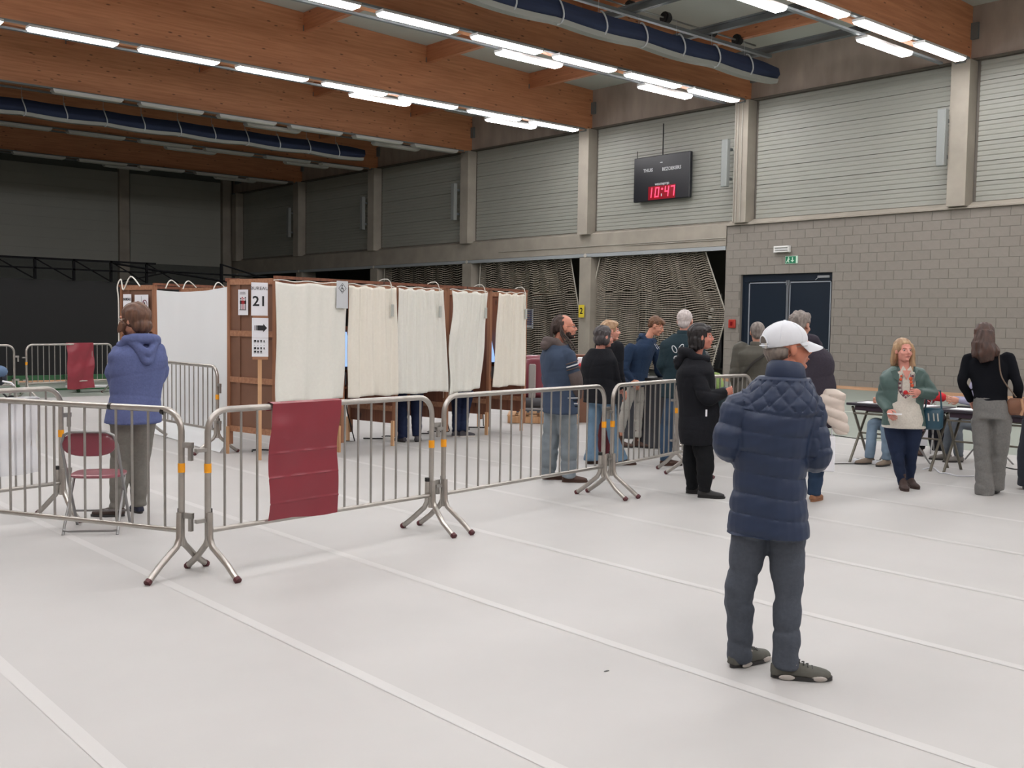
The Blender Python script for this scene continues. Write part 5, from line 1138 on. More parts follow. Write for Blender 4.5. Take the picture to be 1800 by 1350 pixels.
m = MB(); m.tube([capsurf(.44*math.cos(t_), .022+.036*max(0, math.sin(t_)), 1.02) for t_ in np.linspace(0, PI, 15)], .0035, 6); m.build('opening_edge', M_capw, cap, True)
m = MB(); m.tube([capsurf(a*.5, .010, 1.01) for a in AA], .0105, 6, flat=.35); m.build('strap', M_capw, cap, True)
m = MB(); m.bev(capsurf(.33, .010, 1.03), (.02, .006, .026), .002, M=M/hero.hk); m.build('clasp', M_solel, cap)
for ph0 in (0, 1.05, 2.1, 3.14, 4.19, 5.24):
    m = MB(); m.tube([capsurf(ph0, z_, 1.0) for z_ in np.linspace(.03 if ph0 else .07, .128, 10)], .0016, 4); m.build('panel_seam', M_capw, cap, True)
m = MB(); m.ell(hero.hpt(0, -.018, .13), (.008, .008, .004), 10, 6); m.build('button', M_capw, cap, True)
hero.glasses(mat('thin metal', (150, 146, 140), .3, .8))
# --- person behind hero
M_dg = cloth_mat('dark plum grey fleece', (56, 52, 62)); 
p = Person('person with grey hair and dark hooded top holding a cream puffer coat', (1413, 880), 550, 14, hy=30, hp=4, girth=1.1, skin=(200, 150, 130), hed=(1407, 572, .05), nck=(1410, 598, 0), che=(1425, 640, 0), pel=(1425, 735, 0), RS=(1447, 628, .0), RE=(1457, 680, -.02), RW=(1450, 700, .22),
    LS=(1398, 628, .1), LH=(1408, 760, 0), RH=(1440, 760, 0), RK=(1436, 815, 0), RA=(1431, 868, 0), LK=(1400, 815, .1), LA=(1396, 862, .2), Rf=60)
p.body(); p.top(M_dg, hem=.50, ex=.025, sl=(.075, .062, .05)); p.hood(M_dg, w=.15, r=.05, drop=.17, back=.14); p.legs(denim('blue jeans', (42, 62, 88)), r=(.09, .07, .06))
M_tan = mat('tan leather', (142, 98, 70), .6)
for q in 'LR': p.shoe(q, M_tan, M_tan, L=.27, th=20)
p.hairm(hair_gr, [('e', (0, -.022, .04), (.09, .103, .093)), ('e', (0, -.06, -.01), (.077, .06, .07)), ('e', (0.03, .03, .08), (.05, .05, .035))], amp=.009, fr=22)
m = MB(); U, V = p.axes(0); m.loft([[p.P(cx_, cy_, -.12)+np.array([rw*math.cos(a), rd*math.sin(a), 0]) for a in np.linspace(0, 2*PI, 20, endpoint=False)] for cx_, cy_, rw, rd in ((1462, 683, .06, .05), (1464, 692, .12, .08), (1462, 704, .135, .09), (1461, 712, .12, .08), (1463, 722, .125, .09), (1469, 735, .115, .08), (1474, 747, .10, .07), (1479, 760, .075, .055), (1481, 765, .05, .04))])
M_cream = mat('cream puffer nylon', (206, 194, 184), .55, var=.03, scale=10)
me = fuse(m, .011, 2); v = vco(me); n = vno(me); v += n*((np.abs(np.sin(PI*(v[:, 2]+v[:, 0]*.3)/.1))**.5-1)*.02+snoise(v, (14, 14, 20), 3)*.008)[:, None]; setco(me, v)
t = thing('puffer_coat', 'cream puffer coat carried over the arm, right of the quilted jacket', 'coat', p.root.location, p.root.rotation_euler[2]); link('coat', me, M_cream, t, True)
t = thing('paper_bag', 'white paper bag hanging below the cream coat', 'bag', p.root.location, p.root.rotation_euler[2]); m = MB(); c_ = p.P(1452, 797, -.1); m.bev(c_, (.16, .1, .34), .01); m.build('bag', M_paper, t); m = MB(); m.tube([c_+np.array([-.05, 0, .16]), c_+np.array([-.04, 0, .3]), c_+np.array([.04, 0, .3]), c_+np.array([.05, 0, .16])], .006, 5); m.build('handle', M_paper, t)
# --- woman in black hoodie
p = Person('woman with dark bob and black hoodie in profile, before the barrier', (1232, 872), 567, 88, hy=80, girth=1.28, skin=(196, 130, 112), hed=(1232, 592, 0), nck=(1224, 622, 0), che=(1222, 668, 0), pel=(1226, 745, 0),
    RS=(1220, 652, -.17), LS=(1226, 650, .17), RE=(1243, 700, -.27), RW=(1274, 690, -.12), LE=(1246, 700, .24), LW=(1276, 695, .05), RH=(1231, 762, -.10), LH=(1222, 762, .10), RK=(1240, 812, -.1), LK=(1216, 810, .1), RA=(1238, 862, -.1), LA=(1217, 858, .14))
M_bk = cloth_mat('black fleece', (19, 21, 27)); p.body(); p.top(M_bk, hem=.44, ex=.035, sl=(.08, .072, .055), belly=.06, name='hoodie'); p.hood(M_bk, w=.13, r=.05, drop=.13, back=.14); p.legs(cloth_mat('black trousers', (18, 20, 24)), r=(.098, .078, .062), amp=.008)
M_bs = mat('black shoe leather', (22, 22, 24), .5)
for q in 'LR': p.shoe(q, M_bs, M_bs, L=.27, th=86)
p.hairm(hair_k, [('e', (0, -.024, .036), (.09, .106, .095)), ('e', (0, -.055, -.03), (.088, .062, .085)), ('e', (0, -.06, -.10), (.08, .05, .05)), ('e', (-.06, -.02, -.05), (.03, .05, .07)), ('e', (.06, -.02, -.05), (.03, .05, .07)), ('e', (0, .06, .07), (.06, .035, .035))], amp=.006, fr=30, fy=.05, low=-.2, front_z=.05)
m = MB(); m.bb(p.P(1241, 720, -.34)+[-.004, 0, 0], p.P(1243, 732, -.335)); m.build('tag', M_paper, p.topo)
m = MB(); c_ = p.P(1272, 703, -.06); t = thing('light_bag', 'dull teal bag held in the hands of the woman in the black hoodie', 'bag', p.root.location, p.root.rotation_euler[2]); m.ell(c_, (.07, .06, .13)); m.build('bag', cloth_mat('teal grey cloth', (70, 84, 90)), t, True)
# --- olive coat
p = Person('grey-haired person from behind in an olive coat with a shoulder strap', (1325, 806), 566, -12, hy=-8, girth=1.32, skin=(190, 140, 120))
M_ol = mat('olive grey coat', (76, 74, 66), .7, var=.06, scale=14, bump=.1)
p.body(); p.top(M_ol, hem=.46, ex=.045, sl=(.09, .075, .06)); p.collar(M_ol, r=.07, h=.07, z=-.03); p.legs(cloth_mat('dark trousers', (50, 52, 58)), r=(.095, .075, .06)); p.short(hair_gr, vol=.004, amp=.003)
for q in 'LR': p.shoe(q, M_bs, M_bs)
J = p.J; t = MB(); t.tube(cr([p.J['nck']+p.R*.09-p.F*.05+[0, 0, .0], p.J['nck']+p.R*.05-p.F*.19-[0, 0, .12], p.J['che']-p.R*.1-p.F*.24+[0, 0, -.05], p.J['pel']-p.R*.24-p.F*.14+[0, 0, .08]], 6), .02, 8, flat=.4); t.build('shoulder_strap', cloth_mat('dark strap', (48, 46, 44)), p.topo, True)
# --- teal fleece, white hair
p = Person('man with short white hair and dark teal fleece seen from behind', (1184, 819), 545, 8, hy=12, girth=1.15, skin=(206, 150, 132), pel=(1195, 688, 0), che=(1197, 615, 0), nck=(1203, 585, 0), hed=(1204, 564, .02), LS=(1172, 607, .0), RS=(1226, 607, 0), LE=(1164, 645, .0), LW=(1175, 664, .22), RE=(1236, 650, 0), RW=(1228, 668, .2),
    LH=(1184, 702, 0), RH=(1208, 702, 0), LK=(1172, 752, .03), RK=(1212, 755, 0), LA=(1170, 808, 0), RA=(1213, 808, 0))
M_te = cloth_mat('dark teal fleece', (34, 52, 60)); p.body(); p.top(M_te, hem=.49, ex=.025, sl=(.075, .062, .05), name='fleece'); p.collar(M_te, r=.066, h=.06, z=-.03); p.legs(denim('mid jeans', (60, 84, 110)), r=(.09, .07, .062)); p.short(hair_w, vol=.001, amp=.003)
M_bro = mat('brown shoe leather', (74, 50, 40), .6)
p.shoe('L', M_bro, M_bro, th=70, L=.28); p.shoe('R', M_bro, M_bro, th=30)
c_ = p.P(1190, 617, -.235); M_wp2 = M_wp
for (dx, dz, rx, rz_, an) in ((-.03, .02, .022, .045, .5), (.045, .035, .022, .05, -.5)):
    m = MB(); m.tube([c_+np.array([dx+rx*math.cos(a)*math.cos(an)-rz_*math.sin(a)*math.sin(an), 0, dz+rx*math.cos(a)*math.sin(an)+rz_*math.sin(a)*math.cos(an)]) for a in np.linspace(0, 2*PI, 15)], .005, 5); m.build('printed_emblem', M_wp, p.topo, True)
text_mesh('QI', .075, basis(c_+np.array([-.0, 0, -.085]), (1, 0, 0), (0, 0, 1)), M_wp, 'lettering', p.topo, bold=.002)
# --- young man
p = Person('young man in a navy hoodie and white trousers leaning forward', (1112, 786), 547, 112, hy=100, hp=24, shy=108, Hh=1.80, skin=(206, 146, 122), pel=(1117, 672, 0), che=(1129, 622, -.02), nck=(1140, 593, -.02), hed=(1153, 573, -.02),
    RS=(1107, 613, -.16), RE=(1098, 648, -.2), RW=(1112, 669, -.2), LS=(1152, 615, .14), LE=(1158, 652, .18), LW=(1164, 664, .3), RH=(1109, 684, -.07), LH=(1126, 684, .06), RK=(1098, 724, -.05), LK=(1123, 724, .08), RA=(1091, 766, -.02), LA=(1120, 776, .0))
p.hks = 1.02; p.body(neck_r=.046, curl=.3); p.top(cloth_mat('navy blue sweat', (36, 54, 80)), hem=.50, ex=.02, sl=(.07, .056, .042), name='hoodie'); p.hood(cloth_mat('navy blue sweat', (36, 54, 80)), w=.1, r=.04, drop=.08, back=.1); p.legs(cloth_mat('off white trousers', (178, 176, 170)), r=(.08, .06, .054), amp=.008, hem=.085)
for q in 'LR': p.shoe(q, M_bro, M_sole, th=112, boot=.14)
p.hairm(hair_lb, [('e', (0, -.024, .04), (.084, .1, .09)), ('e', (0, .03, .085), (.06, .065, .035)), ('e', (0, -.06, -.005), (.066, .048, .06)), ('e', (0, .085, .075), (.05, .02, .025))], amp=.004, fr=26, front_z=.06, fy=.055)
t = MB(); 
for sx in (-1, 1): t.tube([p.J['nck']+p.F*.08+p.R*sx*.03-[0, 0, .06], p.J['nck']+p.F*.15+p.R*sx*.035-[0, 0, .16]], .003, 5)
t.build('drawstring', M_paper, p.topo)
# --- women in black by the post
p = Person('woman with grey bob and black sweater, light blue flared jeans', (1058, 816), 571, 42, hy=62, hp=8, girth=1.15, skin=(200, 140, 124), hed=(1062, 592, 0), nck=(1056, 610, 0), che=(1052, 648, 0), pel=(1056, 700, 0), LH=(1048, 712, .05), RH=(1070, 712, -.04), LK=(1042, 760, .05), RK=(1076, 760, -.02), LA=(1040, 808, .02), RA=(1090, 808, -.02), LS=(1034, 632, .08), LE=(1026, 672, .08), LW=(1040, 690, .2), RS=(1074, 635, -.1), RE=(1082, 668, -.02), RW=(1090, 680, .15))
p.body(); p.top(M_bk, hem=.50, ex=.035, sl=(.08, .07, .055), flare=1.08, name='sweater'); p.legs(denim('light jeans', (112, 142, 168)), r=(.085, .062, .06), flare=.045)
for q in 'LR': p.shoe(q, M_bro, M_bro, th=75)
hair_dg = mat('dark grey hair', (78, 74, 76), .5, c2=(46, 42, 44), scale=30, stretch=(1, 1, .25))
p.hairm(hair_dg, [('e', (0, -.024, .036), (.09, .108, .095)), ('e', (0, -.05, -.03), (.09, .07, .08)), ('e', (-.05, 0, -.04), (.035, .05, .06)), ('e', (.05, 0, -.04), (.035, .05, .06))], amp=.007, fr=24, low=-.2)
p = Person('blond-haired person in black, mostly hidden behind the grey-haired woman', (1067, 802), 561, 50, hy=76, girth=.9, skin=(208, 148, 130), hed=(1073, 582, 0))
p.body(); p.top(M_bk, hem=.48, ex=.03, name='sweater'); p.legs(cloth_mat('dark trousers', (50, 52, 58)))
for q in 'LR': p.shoe(q, M_bs, M_bs)
p.hairm(hair_bl, [('e', (0, -.024, .04), (.09, .104, .095)), ('e', (0, .04, .08), (.065, .055, .04)), ('e', (0, -.06, -.01), (.075, .055, .07))], amp=.007, fr=22, front_z=.06)
# --- dreadlocks
M_dj = denim('blue denim jacket', (62, 76, 98)); M_gb = cloth_mat('grey brown knit', (92, 82, 80))
p = Person('man with dreadlocks, glasses and a denim jacket, standing behind the barrier', (990, 846), 549, 66, hy=84, girth=1.1, skin=(200, 138, 116), hed=(993, 575, 0), nck=(980, 602, 0), che=(981, 640, 0), pel=(985, 715, 0), RS=(1000, 626, -.17), LS=(966, 624, .16), RE=(1013, 668, -.17), RW=(1015, 698, -.05), LE=(962, 668, .16), LW=(975, 700, .24),
    RH=(996, 728, -.05), LH=(974, 728, .06), RK=(1000, 785, -.03), LK=(967, 782, .08), RA=(999, 838, -.05), LA=(964, 833, .12))
p.body(); p.top(M_dj, hem=.475, ex=.035, sl=(.072, .06, .045), name='denim_jacket'); p.hood(M_gb, w=.11, r=.045, drop=.05, back=.12, z=.0); p.legs(denim('pale grey jeans', (134, 144, 152)), r=(.1, .082, .076), amp=.011)
for q in 'LR': p.shoe(q, M_bro, M_bro, th=86, L=.28)
m = MB(); k_ = p.H/1.74; limb(m, [list(p.J['RS']*.3+p.J['RE']*.7)+[.072], list(p.J['RE'])+[.070], list((p.J['RE']+p.J['RW'])/2)+[.064], list(p.J['RW'])+[.05]]); m.build('knit_sleeve', M_gb, p.topo, True)
for i in range(3):
    a = p.J['RS']*(.72-.12*i)+p.J['RE']*(.28+.12*i); d = p.J['RE']-p.J['RS']; d /= np.linalg.norm(d); u_ = np.cross(d, [0, 1, 0]); u_ /= np.linalg.norm(u_); w_ = np.cross(d, u_); m = MB(); m.tube([a+.0745*(math.cos(t_)*u_+math.sin(t_)*w_) for t_ in np.linspace(0, 2*PI, 17)], .007, 5); m.build('sleeve_stripe', M_wp if i == 1 else M_gb, p.topo, True)
for i in range(4):
    a = p.P(1008, 700+5*i, -.19); m = MB(); m.tube([a+[-.06, 0, 0], a+[.05, .06, 0]], .006, 5); m.build('hem_stripe', M_wp if i % 2 == 0 else M_bk, p.topo, True)
hair_db = mat('dreadlock hair', (74, 60, 54), .7, c2=(48, 38, 36), scale=30)
p.hairm(hair_db, [('e', (0, -.046, .032), (.082, .086, .088)), ('e', (0, -.09, .0), (.062, .05, .07)), ('e', (0, -.05, .09), (.055, .06, .03))], amp=.006, fr=26, fy=.018, front_z=.2)
p.hairm(mat('dark beard', (54, 40, 36), .8), [('e', (0, .055, -.09), (.042, .04, .028)), ('e', (-.045, .03, -.065), (.018, .03, .035)), ('e', (.045, .03, -.065), (.018, .03, .035)), ('e', (0, .093, -.047), (.026, .012, .006))], amp=.003, name='beard', mask=False)
r = np.random.RandomState(3); m0 = p.hairo
for i in range(14):
    x = -.07+.14*r.rand(); pts = [(x, -.05, .03), (x*1.2, -.125, .01-.02*r.rand()), (x*1.1, -.13, -.08), (x*.9+.02*r.randn(), -.11-.02*r.rand(), -.17), (x*.8+.02*r.randn(), -.08, -.25)]
    m = MB(); m.tube([p.hpt(*q) for q in cr(pts, 4)], .011, 7); m.build('dreadlock', hair_db, p.root, True)
for sx in (1,):
    for k in range(3): m = MB(); m.tube([p.hpt(*q) for q in cr([(.07, -.05, .02), (.09, -.05+.015*k, -.06), (.09, -.01+.03*k, -.14), (.1, .03+.035*k, -.22)], 4)], .009, 7); m.build('dreadlock', hair_db, p.root, True)
p.glasses(mat('dark frame', (60, 36, 36), .4))
# --- blonde woman walking
p = Person('blonde woman in a green leather jacket walking toward the viewer past the tables', (1587, 858), 590, 168, hy=152, girth=1.25, skin=(214, 150, 136), hed=(1588, 616, -.02), nck=(1589, 642, 0), che=(1587, 676, 0), pel=(1588, 742, 0), RS=(1562, 660, 0), RE=(1550, 700, -.02), RW=(1562, 723, -.2), LS=(1616, 658, 0), LE=(1638, 692, .02), LW=(1616, 690, -.19),
    RH=(1571, 750, 0), LH=(1604, 750, 0), RK=(1578, 802, -.03), LK=(1601, 800, .06), RA=(1586, 852, -.08), LA=(1599, 842, .12))
M_grl = mat('sea green leather', (78, 100, 96), .5, var=.06, scale=9, spec=.4); M_sh = cloth_mat('white blouse', (206, 202, 192)); p.body(curl=.7, neck_r=.05)
p.top(M_sh, hem=.475, ex=.012, sl=(.05, .04, .03), sleeves=(), name='blouse', flare=1.12, belly=.03, topz=.812)
sh_ = p.topo
p.top(M_grl, hem=.51, ex=.03, sl=(.078, .066, .05), name='leather_jacket', voxel=.010)
me = p.topo.data; v = vco(me); n = vno(me)          # open front: pull the centre strip inside the blouse
ax = p.J['pel']+(p.J['nck']-p.J['pel'])*((v[:, 2]-p.J['pel'][2])/(p.J['nck'][2]-p.J['pel'][2]))[:, None]; rel = v-ax; lx = rel@p.R; fy_ = rel@p.F
inn = (fy_ > .03) & (np.abs(lx) < .088+.0*v[:, 2]) & (np.linalg.norm(v-p.J['LW'], axis=1) > .09) & (np.linalg.norm(v-p.J['RW'], axis=1) > .09)
v[inn] -= np.outer(np.clip((.098-np.abs(lx[inn]))/.02, 0, 1)*.085, p.F); setco(me, v)
p.legs(denim('dark blue jeans', (34, 46, 72)), r=(.098, .066, .046)); M_bb = mat('brown ankle boot', (66, 50, 46), .7)
p.shoe('R', M_bb, M_bb, th=165, boot=.07, heel=.04, L=.24); p.shoe('L', M_bb, M_bb, th=150, boot=.07, heel=.04, L=.24)
p.hairm(hair_bl, [('e', (0, -.024, .036), (.089, .106, .095)), ('t', [(-.06, .02, .06), (-.09, .01, -.02), (-.095, .0, -.12), (-.10, .03, -.2), (-.13, .05, -.28)], [.03, .032, .035, .032, .018]), ('t', [(.07, -.02, .06), (.085, -.03, -.02), (.085, -.04, -.1), (.08, -.06, -.16)], [.025, .025, .03, .02]), ('t', [(0, -.08, .0), (0, -.09, -.12), (-.02, -.1, -.22)], [.07, .06, .04])], amp=.004, fr=34, fy=.055, low=-.2, front_z=.078)
M_or = mat('orange embroidery', (216, 96, 60), .7); M_em = mat('plum embroidery', (110, 70, 84), .7); M_rd = mat('red brooch', (190, 24, 34), .4)
bz = p.J['che']; fo = .155
def fp(lx_, z): return bz*np.array([1, 1, 0])+p.R*(-lx_)+p.F*(fo-.25*lx_*lx_-.02*(1 if z > 1.3 else 0)-.06*max(0, (z-1.2)))+np.array([0, 0, z])
zc_ = bz[2]
for i, (x, z, rr_, mm) in enumerate(((-.055, .06, .016, M_or), (.045, .07, .02, M_or), (.05, .035, .017, M_or), (-.062, .02, .012, M_em), (.06, .0, .018, M_or), (-.06, -.025, .013, M_em), (.055, -.045, .014, M_em), (-.045, -.065, .013, M_em), (.03, -.085, .014, M_or), (-.02, -.1, .012, M_em), (.06, .1, .012, M_em), (-.05, .095, .012, M_or), (.0, -.125, .012, M_em))):
    m = MB(); m.ell(fp(x, zc_+z), (rr_, .008, rr_), 8, 6, M=np.array([p.R, p.F, [0, 0, 1]]).T); m.build('embroidery', mm, sh_, True)
m = MB(); m.ell(fp(-.002, zc_-.075), (.024, .01, .024), 14, 8, M=np.array([p.R, p.F, [0, 0, 1]]).T); m.build('brooch', M_rd, sh_, True)
m = MB(); m.prism([(-.042, .155), (.042, .155), (.0, .055)], (fp(0, zc_)*np.array([1, 1, 0])+p.F*.004+np.array([0, 0, zc_]), -p.R, (0, 0, 1), -p.F), -.006); m.build('neckline_skin', p.skin, sh_)
for sx in (-1, 1):
    for off, mm in ((.042, M_em), (.075, M_em)):
        m = MB(); m.tube([fp(sx*off, zc_+.12-.02*i) for i in range(9)]+[fp(sx*off*.7, zc_-.085), fp(sx*off*.25, zc_-.10-.3*off)], .0035, 5); m.build('embroidery_line', mm, sh_, True)
for sx in (-1, 1): m = MB(); m.prism([(0, 0), (.045, .03), (.02, .09), (-.01, .05)] if sx > 0 else [(0, 0), (-.045, .03), (-.02, .09), (.01, .05)], (fp(sx*.018, zc_+.115), -p.R, (0, 0, 1), -p.F), -.006); m.build('collar_point', M_sh, sh_)
for sx in (-1, 1): m = MB(); m.prism([(0, 0), (sx*.05, .03), (sx*.085, .10), (sx*.03, .12), (0, .06)], (fp(sx*.080, zc_+.045)+p.F*.03, -p.R, (0, 0, 1), -p.F), -.01); m.build('lapel', M_grl, p.topo)
t = thing('handbag', 'teal handbag hanging at the side of the blonde woman', 'bag', p.root.location, p.root.rotation_euler[2]); c_ = p.P(1640, 736, .05); m = MB(); m.bev(c_, (.20, .1, .23), .03); m.build('bag', mat('teal leather', (40, 80, 98), .4), t, True)
m = MB(); m.tube([c_+[-.08, 0, .1], c_+[-.06, 0, .3], c_+[.06, 0, .3], c_+[.08, 0, .1]], .009, 6); m.build('handle', MATS['teal leather'], t, True)
for dx in (-.05, .0, .04): m = MB(); m.tube([c_+[dx, -.055, .06], c_+[dx+.01, -.06, -.02]], .007, 5); m.build('strap_end', M_fr, t)
t = thing('voting_card', 'small pale card held in the hand of the blonde woman', 'card', p.root.location, p.root.rotation_euler[2]); c_ = p.J['RW']+np.array([.06, -.07, -.02]); m = MB(); m.box(c_, (.14, .08, .006)); m.build('card', M_paper, t)
# --- long-haired woman in grey trousers
M_gt = mat('grey tweed trousers', (112, 112, 110), .9, var=.1, scale=60, bump=.1)
p = Person('woman with long brown hair seen from behind, black sweater and wide grey trousers', (1738, 870), 563, -4, hy=-12, girth=1.0, skin=(206, 148, 130), hed=(1729, 590, -.02), nck=(1734, 618, 0), che=(1738, 655, 0), pel=(1743, 725, 0), LS=(1702, 630, 0), RS=(1773, 628, 0), LE=(1691, 672, -.04), LW=(1707, 704, .12), RE=(1790, 678, -.04), RW=(1788, 706, .18),
    LH=(1724, 740, 0), RH=(1762, 740, 0), LK=(1727, 800, 0), RK=(1757, 796, .06), LA=(1731, 864, 0), RA=(1748, 852, .15))
p.body(); p.top(mat('black knit', (17, 19, 25), .9, spec=.15), hem=.545, ex=.008, sl=(.056, .048, .04), name='sweater', amp=.004); p.legs(M_gt, r=(.094, .078, .08), flare=.012, hem=.035, amp=.008)
for q in 'LR': p.shoe(q, M_bs, M_bs, th=5, L=.25)
p.hairm(hair_b, [('e', (0, -.028, .036), (.088, .102, .094)), ('t', [(0, -.07, .04), (-.005, -.095, -.06), (.0, -.12, -.16), (.02, -.13, -.24)], [.075, .085, .092, .06]), ('t', [(-.06, -.05, 0), (-.09, -.08, -.12), (-.085, -.11, -.2)], [.03, .035, .025]), ('t', [(.05, -.07, -.08), (.09, -.1, -.15), (.11, -.1, -.18)], [.04, .04, .02])], amp=.005, fr=30, fy=.04, low=-.2, wave=.006)
t = thing('shoulder_bag', 'brown leather shoulder bag at the hip of the long-haired woman', 'bag', p.root.location, p.root.rotation_euler[2]); c_ = p.P(1789, 715, -.03); M_bl = mat('brown leather', (124, 86, 66), .5)
m = MB(); m.bev(c_, (.2, .1, .17), .03); m.build('bag', M_bl, t, True); m = MB(); m.tube(cr([c_+[-.02, -.05, .1], p.P(1762, 665, -.15), p.P(1756, 632, -.13), p.P(1757, 618, -.02)], 5), .011, 6, flat=.5); m.build('strap', mat('strap taupe', (130, 112, 98), .6), t, True); m = MB(); m.tube([c_+[.03, -.055, .08], c_+[.05, -.07, -.02], c_+[.03, -.06, -.08]], .014, 6); m.build('scarf_tail', mat('tan scarf', (176, 136, 106), .8), t, True)
# --- person at right edge
p = Person('person cut off by the right edge, only a dark trouser leg in view', (1826, 862), 548, 5, girth=1.0, che=(1842, 655, 0), pel=(1838, 730, 0), nck=(1842, 612, 0), hed=(1842, 585, 0), LS=(1822, 632, .05), LE=(1816, 675, .15), LW=(1824, 700, .3), LH=(1818, 742, 0), RH=(1852, 742, 0), LK=(1808, 800, 0), LA=(1806, 852, 0), RK=(1850, 800, 0), RA=(1846, 852, .1))
p.body(); p.top(cloth_mat('olive sweater', (66, 78, 70)), hem=.5); p.legs(cloth_mat('charcoal trousers', (52, 56, 64)), r=(.11, .1, .09), amp=.006)
for q in 'LR': p.shoe(q, M_bs, M_bs, th=0)
# --- woman in blue hoodie at left
M_bh = cloth_mat('periwinkle sweat', (90, 100, 142), .9)
p = Person('woman in a periwinkle blue hoodie and grey checked trousers, back turned, at left', (222, 906), 528, -22, hy=-58, hp=6, girth=1.12, skin=(206, 150, 126), hed=(234, 562, -.02), nck=(243, 597, 0), che=(243, 640, 0), pel=(235, 730, 0), LS=(214, 622, .02), RS=(272, 618, .02), LE=(202, 662, .04), LW=(220, 704, .2), RE=(281, 655, .1), RW=(262, 690, .24),
    LH=(217, 742, 0), RH=(252, 742, 0), LK=(212, 815, .03), RK=(244, 812, .06), LA=(205, 893, -.02), RA=(244, 886, .10))
p.body(neck_r=.05); p.top(M_bh, hem=.50, ex=.035, sl=(.09, .074, .052), name='hoodie', amp=.009); p.hood(M_bh, w=.14, r=.048, drop=.17, back=.145, z=-.01)
M_ck = mat('grey checked wool', (112, 110, 104), .9, var=.08, scale=50, bump=.08); p.legs(M_ck, r=(.095, .078, .06), amp=.007); M_db = mat('dark brown boot', (62, 48, 42), .7)
p.shoe('L', M_db, M_sole, th=-75, L=.28, boot=.04); p.shoe('R', mat('navy sock boot', (40, 44, 62), .8), M_sole, th=-15, L=.26, boot=.05)
p.hairm(hair_au, [('e', (0, -.03, .03), (.098, .116, .106)), ('e', (0, -.07, -.05), (.086, .07, .07)), ('t', [(-.07, .04, -.02), (-.07, .07, -.07), (-.04, .09, -.12), (-.05, .10, -.16)], [.03, .03, .035, .02])], amp=.005, fr=30, fy=.052, low=-.2, front_z=.06)
p.glasses(MATS['thin metal'])
# --- voters behind curtains
for (px, gy, lab, dx) in ((717, 777, 'voter behind the third curtain, only navy trousers and dark sneakers showing', 0), (808, 768, 'voter behind the crumpled fourth curtain, navy trousers and pale-soled shoes', 1)):
    p = Person(lab, (px, gy), 556, 4 if dx == 0 else -20, girth=1.1, **(dict(LH=(703, 690, 0), RH=(733, 690, 0), LK=(706, 735, 0), RK=(732, 732, .03), LA=(708, 770, 0), RA=(733, 765, .05)) if dx == 0 else dict(LH=(803, 690, .1), RH=(822, 690, .1), LK=(804, 725, .1), RK=(816, 725, .1), LA=(802, 758, 0), RA=(814, 757, 0))))
    for k_ in p.J:
        if k_ in ('pel', 'wai', 'che', 'nck', 'hed', 'LS', 'RS', 'LE', 'RE', 'LW', 'RW', 'LH', 'RH'): p.J[k_] = p.J[k_]+np.array([0, .2, 0])
        if k_ in ('LK', 'RK'): p.J[k_] = p.J[k_]+np.array([0, .1, 0])
    p.body(); p.top(cloth_mat('grey sweater', (90, 92, 98)), hem=.5); p.legs(cloth_mat('navy trousers', (22, 32, 58)), r=(.092, .074, .064))
    p.short(hair_b)
    for q in 'LR': p.shoe(q, mat('sneaker grey', (60, 58, 64), .7), M_solel if dx else M_sole, th=(-30 if q == 'L' else 10) if dx == 0 else 60, L=.28)
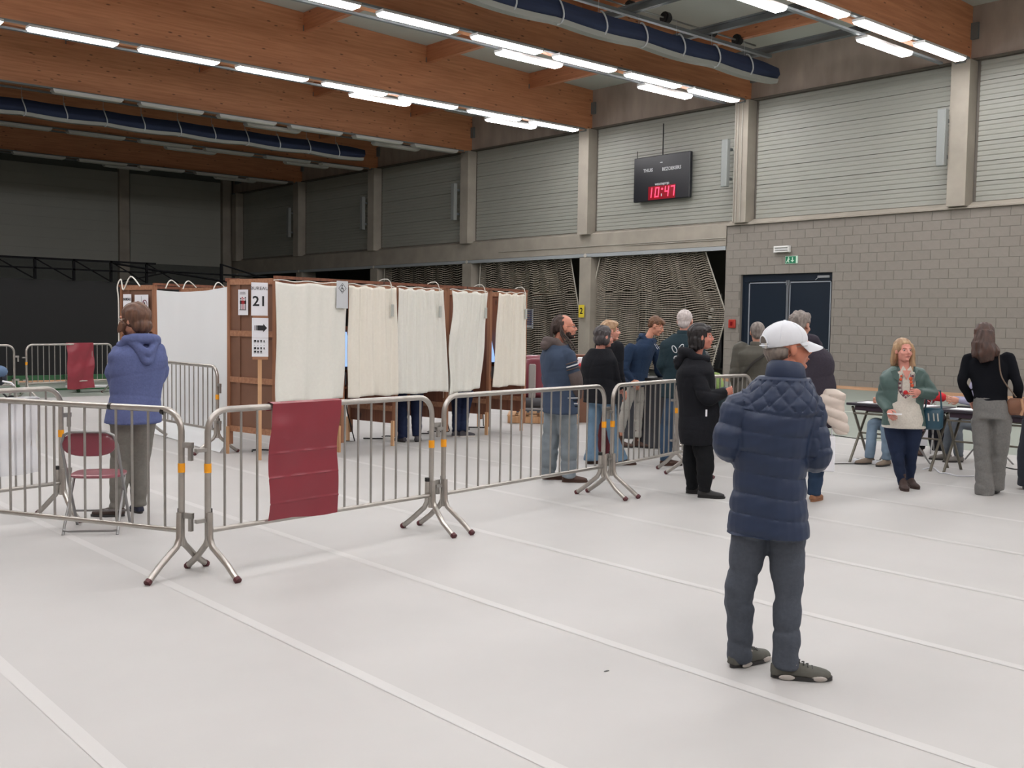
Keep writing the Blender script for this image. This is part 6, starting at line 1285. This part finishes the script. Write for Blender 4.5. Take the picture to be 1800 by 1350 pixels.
# --- seated people behind the tables
def seated(label, px, gy, th, seatm, topm, legm, hairm_, girth=1., lean=0., shoem=M_bro, drop=0., elb=.24):
    p = Person(label, (px, gy), 600, th, Hh=1.70, girth=girth); F, R = p.F, p.R; Z = np.array([0, 0, 1.]); s0 = .47
    J = p.J; J['pel'] = Z*(s0+.10); J['wai'] = Z*.75; J['che'] = Z*(s0+.42-drop*.6)+F*(.05+lean); J['nck'] = Z*(s0+.60-drop)+F*(.08+lean*1.4); J['hed'] = Z*(s0+.75-drop)+F*(.12+lean*1.6)
    for k, q in (('L', -1), ('R', 1)):
        J[k+'S'] = R*q*.18+Z*(s0+.54-drop)+F*(.06+lean*1.2); J[k+'E'] = R*q*elb+Z*(s0+.30)+F*(.16+lean); J[k+'W'] = R*q*.12+Z*(s0+.32)+F*(.40+lean)
        J[k+'H'] = R*q*.09+Z*s0+F*.02; J[k+'K'] = R*q*.11+Z*(s0+.02)+F*.45; J[k+'A'] = R*q*.10+Z*.085+F*(.50 if q > 0 else .42)
    p.body(); 
    H = p.H; old = p.torso_rows
    def rows(extra=0., hem=.46, topz=.86, flare=1., belly=0.):
        out = []
        for f, w, d in ((-.1, .165, .13), (.15, .165, .125), (.45, .15, .115), (.75, .175, .12), (1.0, .18, .11), (1.12, .15, .09), (1.22, .08, .07)):
            c = J['pel']+(J['nck']-Z*.08-J['pel'])*f/1.1; out.append((c, w*girth+extra, d*girth+extra, 0))
        return out
    p.torso_rows = rows; p.top(topm, ex=.01, sl=(.062, .052, .042), name='sweater')
    p.legs(legm, r=(.085, .07, .06), seat=False, amp=.008); p.short(hairm_, vol=.004)
    for q in 'LR': p.shoe(q, shoem, M_sole, th=th+(10 if q == 'R' else -10), L=.28)
    c = thing('folding_chair', 'folding chair under the '+label, 'chair', p.root.location, p.root.rotation_euler[2]-math.radians(th), 'folding chairs at the tables')
    for s_ in (-1, 1):
        q = MB(); q.tube([(s_*.21, -.22, 0), (s_*.21, .2, .43)], .011, 8); q.build('leg', M_tub, c, True)
        q = MB(); q.tube([(s_*.21, .22, 0), (s_*.21, -.1, .42), (s_*.21, -.2, .80)], .011, 8); q.build('leg', M_tub, c, True)
    q = MB(); q.loft(slab((0, 0.02, .425), .2, .2, .025)); q.build('seat', seatm, c, True); q = MB(); q.loft(slab((0, -.2, .72), .2, .09, .025, Matrix.Rotation(PI/2-.1, 3, 'X'))); q.build('backrest', seatm, c, True)
    return p
M_lav = mat('lavender knit', (158, 158, 184), .9); M_redk = cloth_mat('red sweater', (190, 40, 48)); M_ltj = denim('washed jeans', (130, 152, 172)); M_grj = denim('grey jeans', (104, 112, 120))
s1 = seated('seated person with washed jeans behind the left table', 1590, 814, 222, M_mar, cloth_mat('beige sweater', (160, 140, 120)), M_ltj, hair_g, shoem=mat('beige shoe', (132, 118, 104), .7), drop=.1)
s2 = seated('seated person in red behind the blonde woman', 1610, 793, 186, M_mar, M_redk, cloth_mat('black trousers', (18, 20, 24)), hair_k, drop=.2, elb=.33, lean=.05)
s3 = seated('seated person in lavender and grey jeans behind the long-haired woman', 1738, 812, -112, M_blk_, M_lav, M_grj, hair_b, shoem=mat('grey sneaker', (120, 116, 112), .7), lean=.05)
s4 = seated('seated person in pale green behind the woman in the black hoodie', 1232, 794, 180, M_mar, cloth_mat('pale green sweater', (150, 176, 110)), cloth_mat('black trousers', (18, 20, 24)), hair_k, elb=.27)
# coat draped on the chair behind the blonde woman, white leaflet
t = thing('draped_coat', 'dark coat draped over the chair right of the blonde woman', 'coat', s2.root.location, s2.root.rotation_euler[2]); m = MB(); r = np.random.RandomState(2); m.loft([[s2.P(px_, py_, .25)+np.array([rw*math.cos(a)*(1+.1*math.sin(5*a)), .06*math.sin(a), 0]) for a in np.linspace(0, 2*PI, 16, endpoint=False)] for px_, py_, rw in ((1646, 725, .10), (1648, 745, .14), (1651, 770, .15), (1652, 790, .12), (1653, 798, .05))]); m.build('coat', cloth_mat('near black coat', (24, 26, 34)), t, True)
t = thing('leaflet_board', 'white triangular card edge between the blonde woman and the X-shaped legs', 'card', s2.root.location, s2.root.rotation_euler[2]); m = MB(); m.prism([(0, 0), (.13, 0), (.13, .32)], (s2.P(1612, 783, -.5), (1, 0, 0), (0, 0, 1), (0, 1, 0)), .01); m.build('card', M_paper, t)
